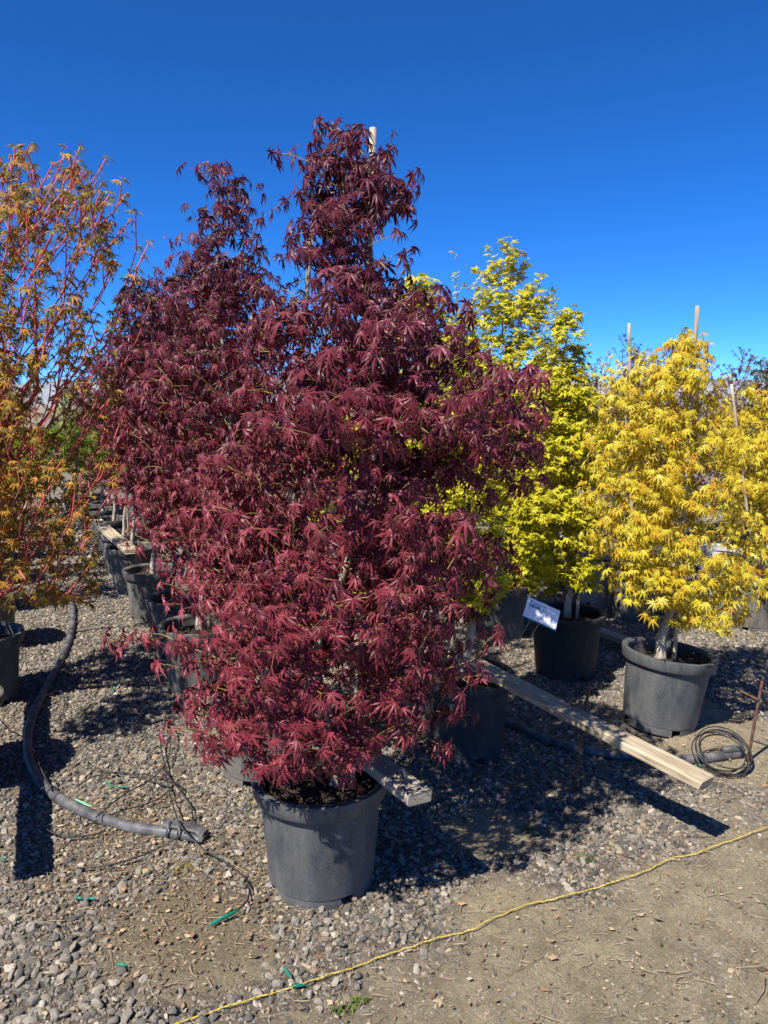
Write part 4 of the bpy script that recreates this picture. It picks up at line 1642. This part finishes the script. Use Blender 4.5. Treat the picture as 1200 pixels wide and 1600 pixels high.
emitter(t5[-1], P(326, 1446, .012), 'long green dripper at the tube end beside the front pot')
for a, b, mt, lab in (((166, 1226), (178, 1233), 'green_plastic', 'green dripper lying on the litter above the pipe'),
                      ((182, 1233), (203, 1232), 'green_plastic', 'small green dripper piece touching another above the pipe'),
                      ((117, 1254), (142, 1265), 'pale_green_plastic', 'pale green dripper lying against the grey pipe'),
                      ((118, 1408), (131, 1409), 'green_plastic', 'green plastic scrap on gravel below the litter'),
                      ((137, 1408), (150, 1410), 'green_plastic', 'second green plastic scrap on gravel below the litter'),
                      ((182, 1513), (200, 1515), 'green_plastic', 'green scrap alone among the larger stones'),
                      ((0, 1347), (11, 1346), 'green_plastic', 'green scrap beside the square board shadow'),
                      ((360, 1350), (366, 1347), 'green_plastic', 'tiny green scrap beside the curved tube and grey pot'),
                      ((443, 1515), (456, 1530), 'green_plastic', 'green scrap beside the yellow string'),
                      ((456, 1545), (478, 1541), 'green_plastic', 'flat green scrap touching the yellow string'),
                      ((180, 1060), (187, 1068), 'green_plastic', 'green dripper on the sunlit aisle gravel'),
                      ((174, 1076), (178, 1084), 'green_plastic', 'smaller green dripper on the sunlit aisle gravel'),
                      ((82, 984), (95, 978), 'green_plastic', 'green dripper in the sun patch beside the left pipe'),
                      ((1086, 1197), (1100, 1200), 'green_plastic', 'green dripper at the tubing coil by the right pipe')):
    pa, pb_ = P(*a), P(*b)
    emitter((pa.x, pa.y, gz(pa.x, pa.y) + .016), (pb_.x, pb_.y, gz(pb_.x, pb_.y) + .013), lab, mt, .0042)

# ---- coil of tubing on the right pipe
cc = P(1128, 1196)
mb = MB()
pts_c = []
for i in range(5 * 28 + 10):
    an = 2 * math.pi * i / 28
    turn = i / 28
    rr = .098 + .010 * math.sin(turn * 2.1) + .004 * turn
    x = math.cos(an) * rr * 1.05 + .012 * math.sin(turn * 3)
    u = math.sin(an) * rr
    tl = R(30 + 8 * math.sin(turn * 1.7))
    pts_c.append(Vector((x, u * math.cos(tl) + .008 * math.cos(turn * 2.7), .066 + u * math.sin(tl) + .004 * math.sin(turn * 5))))
mb.tube(pts_c, .0032, 6)
coil = link('tube_coil', mb.mesh('tube_coil'), M['drip'])
coil.location = (cc.x, cc.y, gz(cc.x, cc.y) + .004)
tag(coil, 'loose coil of thin black tubing on the end of the right pipe', 'tube coil')
drip([(1085, 1196), (1105, 1205), (1140, 1205), (1165, 1192)], 'thin black tube trailing below the coil on the right pipe', [.012, .012, .012, .02])
drip([(1120, 1222), (1140, 1230), (1162, 1241)], 'thin dark stem on sand beyond the long board end', [.012, .008, .006], r=.002, name='dry_stem', mat='drip', group=None)

# ---- yellow string across the front
spx = [(150, 1640), (275, 1598), (400, 1561), (500, 1529), (560, 1508), (620, 1488), (680, 1468), (740, 1452), (772, 1434), (830, 1412), (870, 1404), (930, 1386), (1000, 1366), (1045, 1345), (1090, 1335), (1135, 1320), (1200, 1300), (1300, 1262)]
sp = catmull([Vector((P(x, y).x, P(x, y).y, gz(P(x, y).x, P(x, y).y) + .012)) for x, y in spx], 12)
o0 = sp[0].copy()
sp = [p - o0 + Vector((math.sin(i * .9) * .0015, math.cos(i * 1.3) * .0015, math.sin(i * .37) * .002)) for i, p in enumerate(sp)]
st = empty('string', o0)
tag(st, 'yellow twisted string lying across the bare ground in front of the pots', 'string')
for ph in (0, math.pi):
    fine = []
    for i in range(len(sp) - 1):
        for u in (0, .25, .5, .75):
            p = sp[i].lerp(sp[i + 1], u)
            t = (sp[i + 1] - sp[i]).normalized()
            s = Vector((-t.y, t.x, 0))
            an = ph + (i + u) * 2.6
            fine.append(p + s * math.cos(an) * .0011 + Vector((0, 0, math.sin(an) * .0011)))
    link('strand', MB().tube(fine, .0014, 5).mesh('strand'), M['string'], st)

# ---- plant label on two wires in the blue black pot
c_tl, c_tr, c_br, c_bl = (834, 932), (881, 953), (856, 987), (813, 961)
Ys = 3.22
TL = PY(*c_tl, Ys + .075)
BL = PY(*c_bl, Ys)
TR = PY(*c_tr, Ys + .065)
xv = (TR - TL)
cw = .158
xv.normalize()
yv0 = (BL - TL)
yv = (yv0 - xv * yv0.dot(xv)).normalized()
ch_ = .108
nv = xv.cross(yv)
if nv.y > 0:
    nv = -nv
sign = empty('plant_label', BL)
tag(sign, 'white printed plant label with green edge on two wires, tilted over blue black pot', 'plant label')
ctr = PY(846, 959, Ys + .016)
ctr.y = Ys + .016
fx = Matrix((xv, -yv, nv)).transposed().to_4x4()
fx.translation = ctr - BL


def card(w, h, t, z, name, mat, parent, cx=0, cy_=0):
    mb = MB().box((cx, cy_, z), (w, h, t))
    o = link(name, mb.mesh(name, False), mat, parent)
    return o


m_edge = noise_mat('label_backing', [(.3, (.0, .10, .085)), (.7, (.01, .17, .14))], 20, .4, 0)
m_card = noise_mat('label_card', [(.3, (.78, .80, .80)), (.7, (.84, .85, .85))], 15, .35, 0, spec=.5)
m_ink = noise_mat('label_ink', [(.3, (.02, .02, .022)), (.7, (.04, .04, .045))], 20, .5, 0)
m_ink2 = noise_mat('label_grey_ink', [(.3, (.10, .10, .11)), (.7, (.16, .16, .17))], 20, .5, 0)
back = card(cw, ch_, .003, 0, 'backing', m_edge, sign)
back.matrix_local = fx
card(cw - .004, ch_ - .008, .001, .0030, 'sheet', m_card, back, 0, 0.001)
zt = .0039
mb = MB()
mb.box((-.057, .037, zt), (.009, .010, .0006))
lg = link('logo', mb.mesh('logo', False), m_ink, back)
mb = MB()
mb.box((-.0565, .0365, zt + .0006), (.0035, .004, .0004))
link('logo_mark', mb.mesh('logo_mark', False), m_card, back)
# the printed name is too small to read in the photograph: short ink strokes at its place
rr = random.Random(4)
mb = MB()
x = -.046
for k in range(26):
    if k in (11, 12):
        x += .0030
        continue
    hh = .0042 if k in (0, 13) or rr.random() < .25 else .0028
    mb.box((x, .0325 + hh / 2, zt), (.0017, hh, .0005))
    x += .0033
link('name_line', mb.mesh('name_line', False), m_ink, back)
mb = MB()
x = -.062
while x < -.012:
    w_ = rr.choice((.0008, .0012, .0020))
    mb.box((x, .017, zt), (w_, .017, .0005))
    x += w_ + rr.choice((.0007, .0012, .0016))
link('barcode', mb.mesh('barcode', False), m_ink2, back)
mb = MB()
for (x0, y0, n_) in ((-.003, .018, 5), (-.006, .011, 7), (-.062, -.001, 4), (-.068, -.036, 4)):
    for k in range(n_):
        mb.box((x0 + k * .0028, y0, zt), (.0016, .0024, .0005))
link('small_print', mb.mesh('small_print', False), m_ink2, back)
mb = MB()
for (x0, y0, w_, h_) in ((.030, -.006, .005, .002), (.036, -.002, .0025, .009), (.041, -.005, .006, .002), (.045, .001, .006, .0022), (.049, -.002, .0022, .010), (.060, -.040, .0025, .007)):
    mb.box((x0, y0, zt), (w_, h_, .0005))
link('large_figures', mb.mesh('large_figures', False), m_ink2, back)
for (px0, py0, px1, py1) in ((827, 972, 771, 1067), (839, 979, 785, 1069)):
    a = PY(px0, py0, Ys + .006) - BL
    b = P(px1, py1, .335) - BL
    up_ = (a - b).normalized()
    mb = MB().tube([b - up_ * .06, b, (a + b) * .5, a, a + up_ * .05 + Vector((0, .004, 0))], .0016, 6)
    link('wire', mb.mesh('wire'), M['wire'], sign)
a = (PY(800, 1022, Ys - .03) - BL)
b = (PY(812, 1026, Ys - .03) - BL)
link('cross_wire', MB().tube([a, b], .0012, 6).mesh('cross_wire'), M['wire'], sign)

# ---- white paper scrap, dry leaf, moss cushions, weeds
q = P(268, 1311)
mb = MB()
mb.v = [Vector(v) for v in ((-.02, -.012, .004), (.014, -.010, .012), (.022, .008, .006), (-.012, .010, .014), (.0, .0, .017))]
mb.f = [(0, 1, 4), (1, 2, 4), (2, 3, 4), (3, 0, 4)]
o = mb.build('paper_scrap', M['paper'])
o.location = (q.x, q.y, gz(q.x, q.y) + .004)
tag(o, 'small crumpled white paper scrap under the folded pipe end', 'paper scrap')

M['moss'] = noise_mat('moss', [(.3, (.20, .15, .02)), (.7, (.46, .36, .05))], 60, .9, 0)
M['weed'] = noise_mat('weed', [(.3, (.05, .08, .02)), (.7, (.14, .17, .04))], 30, .7, 0)


def tuft(px, py, n, rad, h, mat, name, label, cat, group):
    q = P(px, py)
    mb = MB()
    rr = random.Random(int(px * 7 + py))
    for k in range(n):
        a = rr.uniform(0, 6.28)
        d = rad * math.sqrt(rr.random())
        p = Vector((math.cos(a) * d, math.sin(a) * d * .7, 0))
        hh = h * rr.uniform(.4, 1) * (1 - .5 * d / rad)
        lean = Vector((rr.gauss(0, .5), rr.gauss(0, .5), 1)).normalized()
        w = Vector((math.cos(a * 3), math.sin(a * 3), 0)) * h * .12
        b = len(mb.v)
        mb.v += [p - w, p + w, p + lean * hh * .6 + w * .7, p + lean * hh + Vector((lean.x, lean.y, -.3)) * hh * .3]
        mb.f += [(b, b + 1, b + 2), (b, b + 2, b + 3)]
    o = mb.build(name, M[mat], None, False)
    o.location = (q.x, q.y, gz(q.x, q.y) + .002)
    tag(o, label, cat, group, 'stuff' if cat == 'moss' else None)


for px, py, n_, rad, lab in ((285, 1360, 420, .05, 'larger yellow moss patch on the litter below the pipe end'), (216, 1274, 160, .022, 'small yellow moss patch behind the pipe'),
                             (175, 1257, 70, .014, 'tiny yellow moss patch beside the pale green dripper'), (258, 1388, 60, .012, 'tiny yellow moss patch below the larger one'),
                             (385, 1255, 300, .07, 'dull yellow moss at the left foot of the front pot')):
    tuft(px, py, n_, rad, .010, 'moss', 'moss', lab, 'moss', None)
for px, py, lab in ((915, 1340, 'small green weed on the sand between string and board shadow'), (825, 1292, 'small green weed at the edge of the tree shade'),
                    (243, 988, 'green weed at the foot of the red row pot'), (535, 1580, 'low weed on the ground below the string'), (560, 1415 + 150, 'low sparse weed beside the string')):
    tuft(px, py, 46, .03, .035, 'weed', 'weed', lab, 'weed', 'small weeds on the ground')
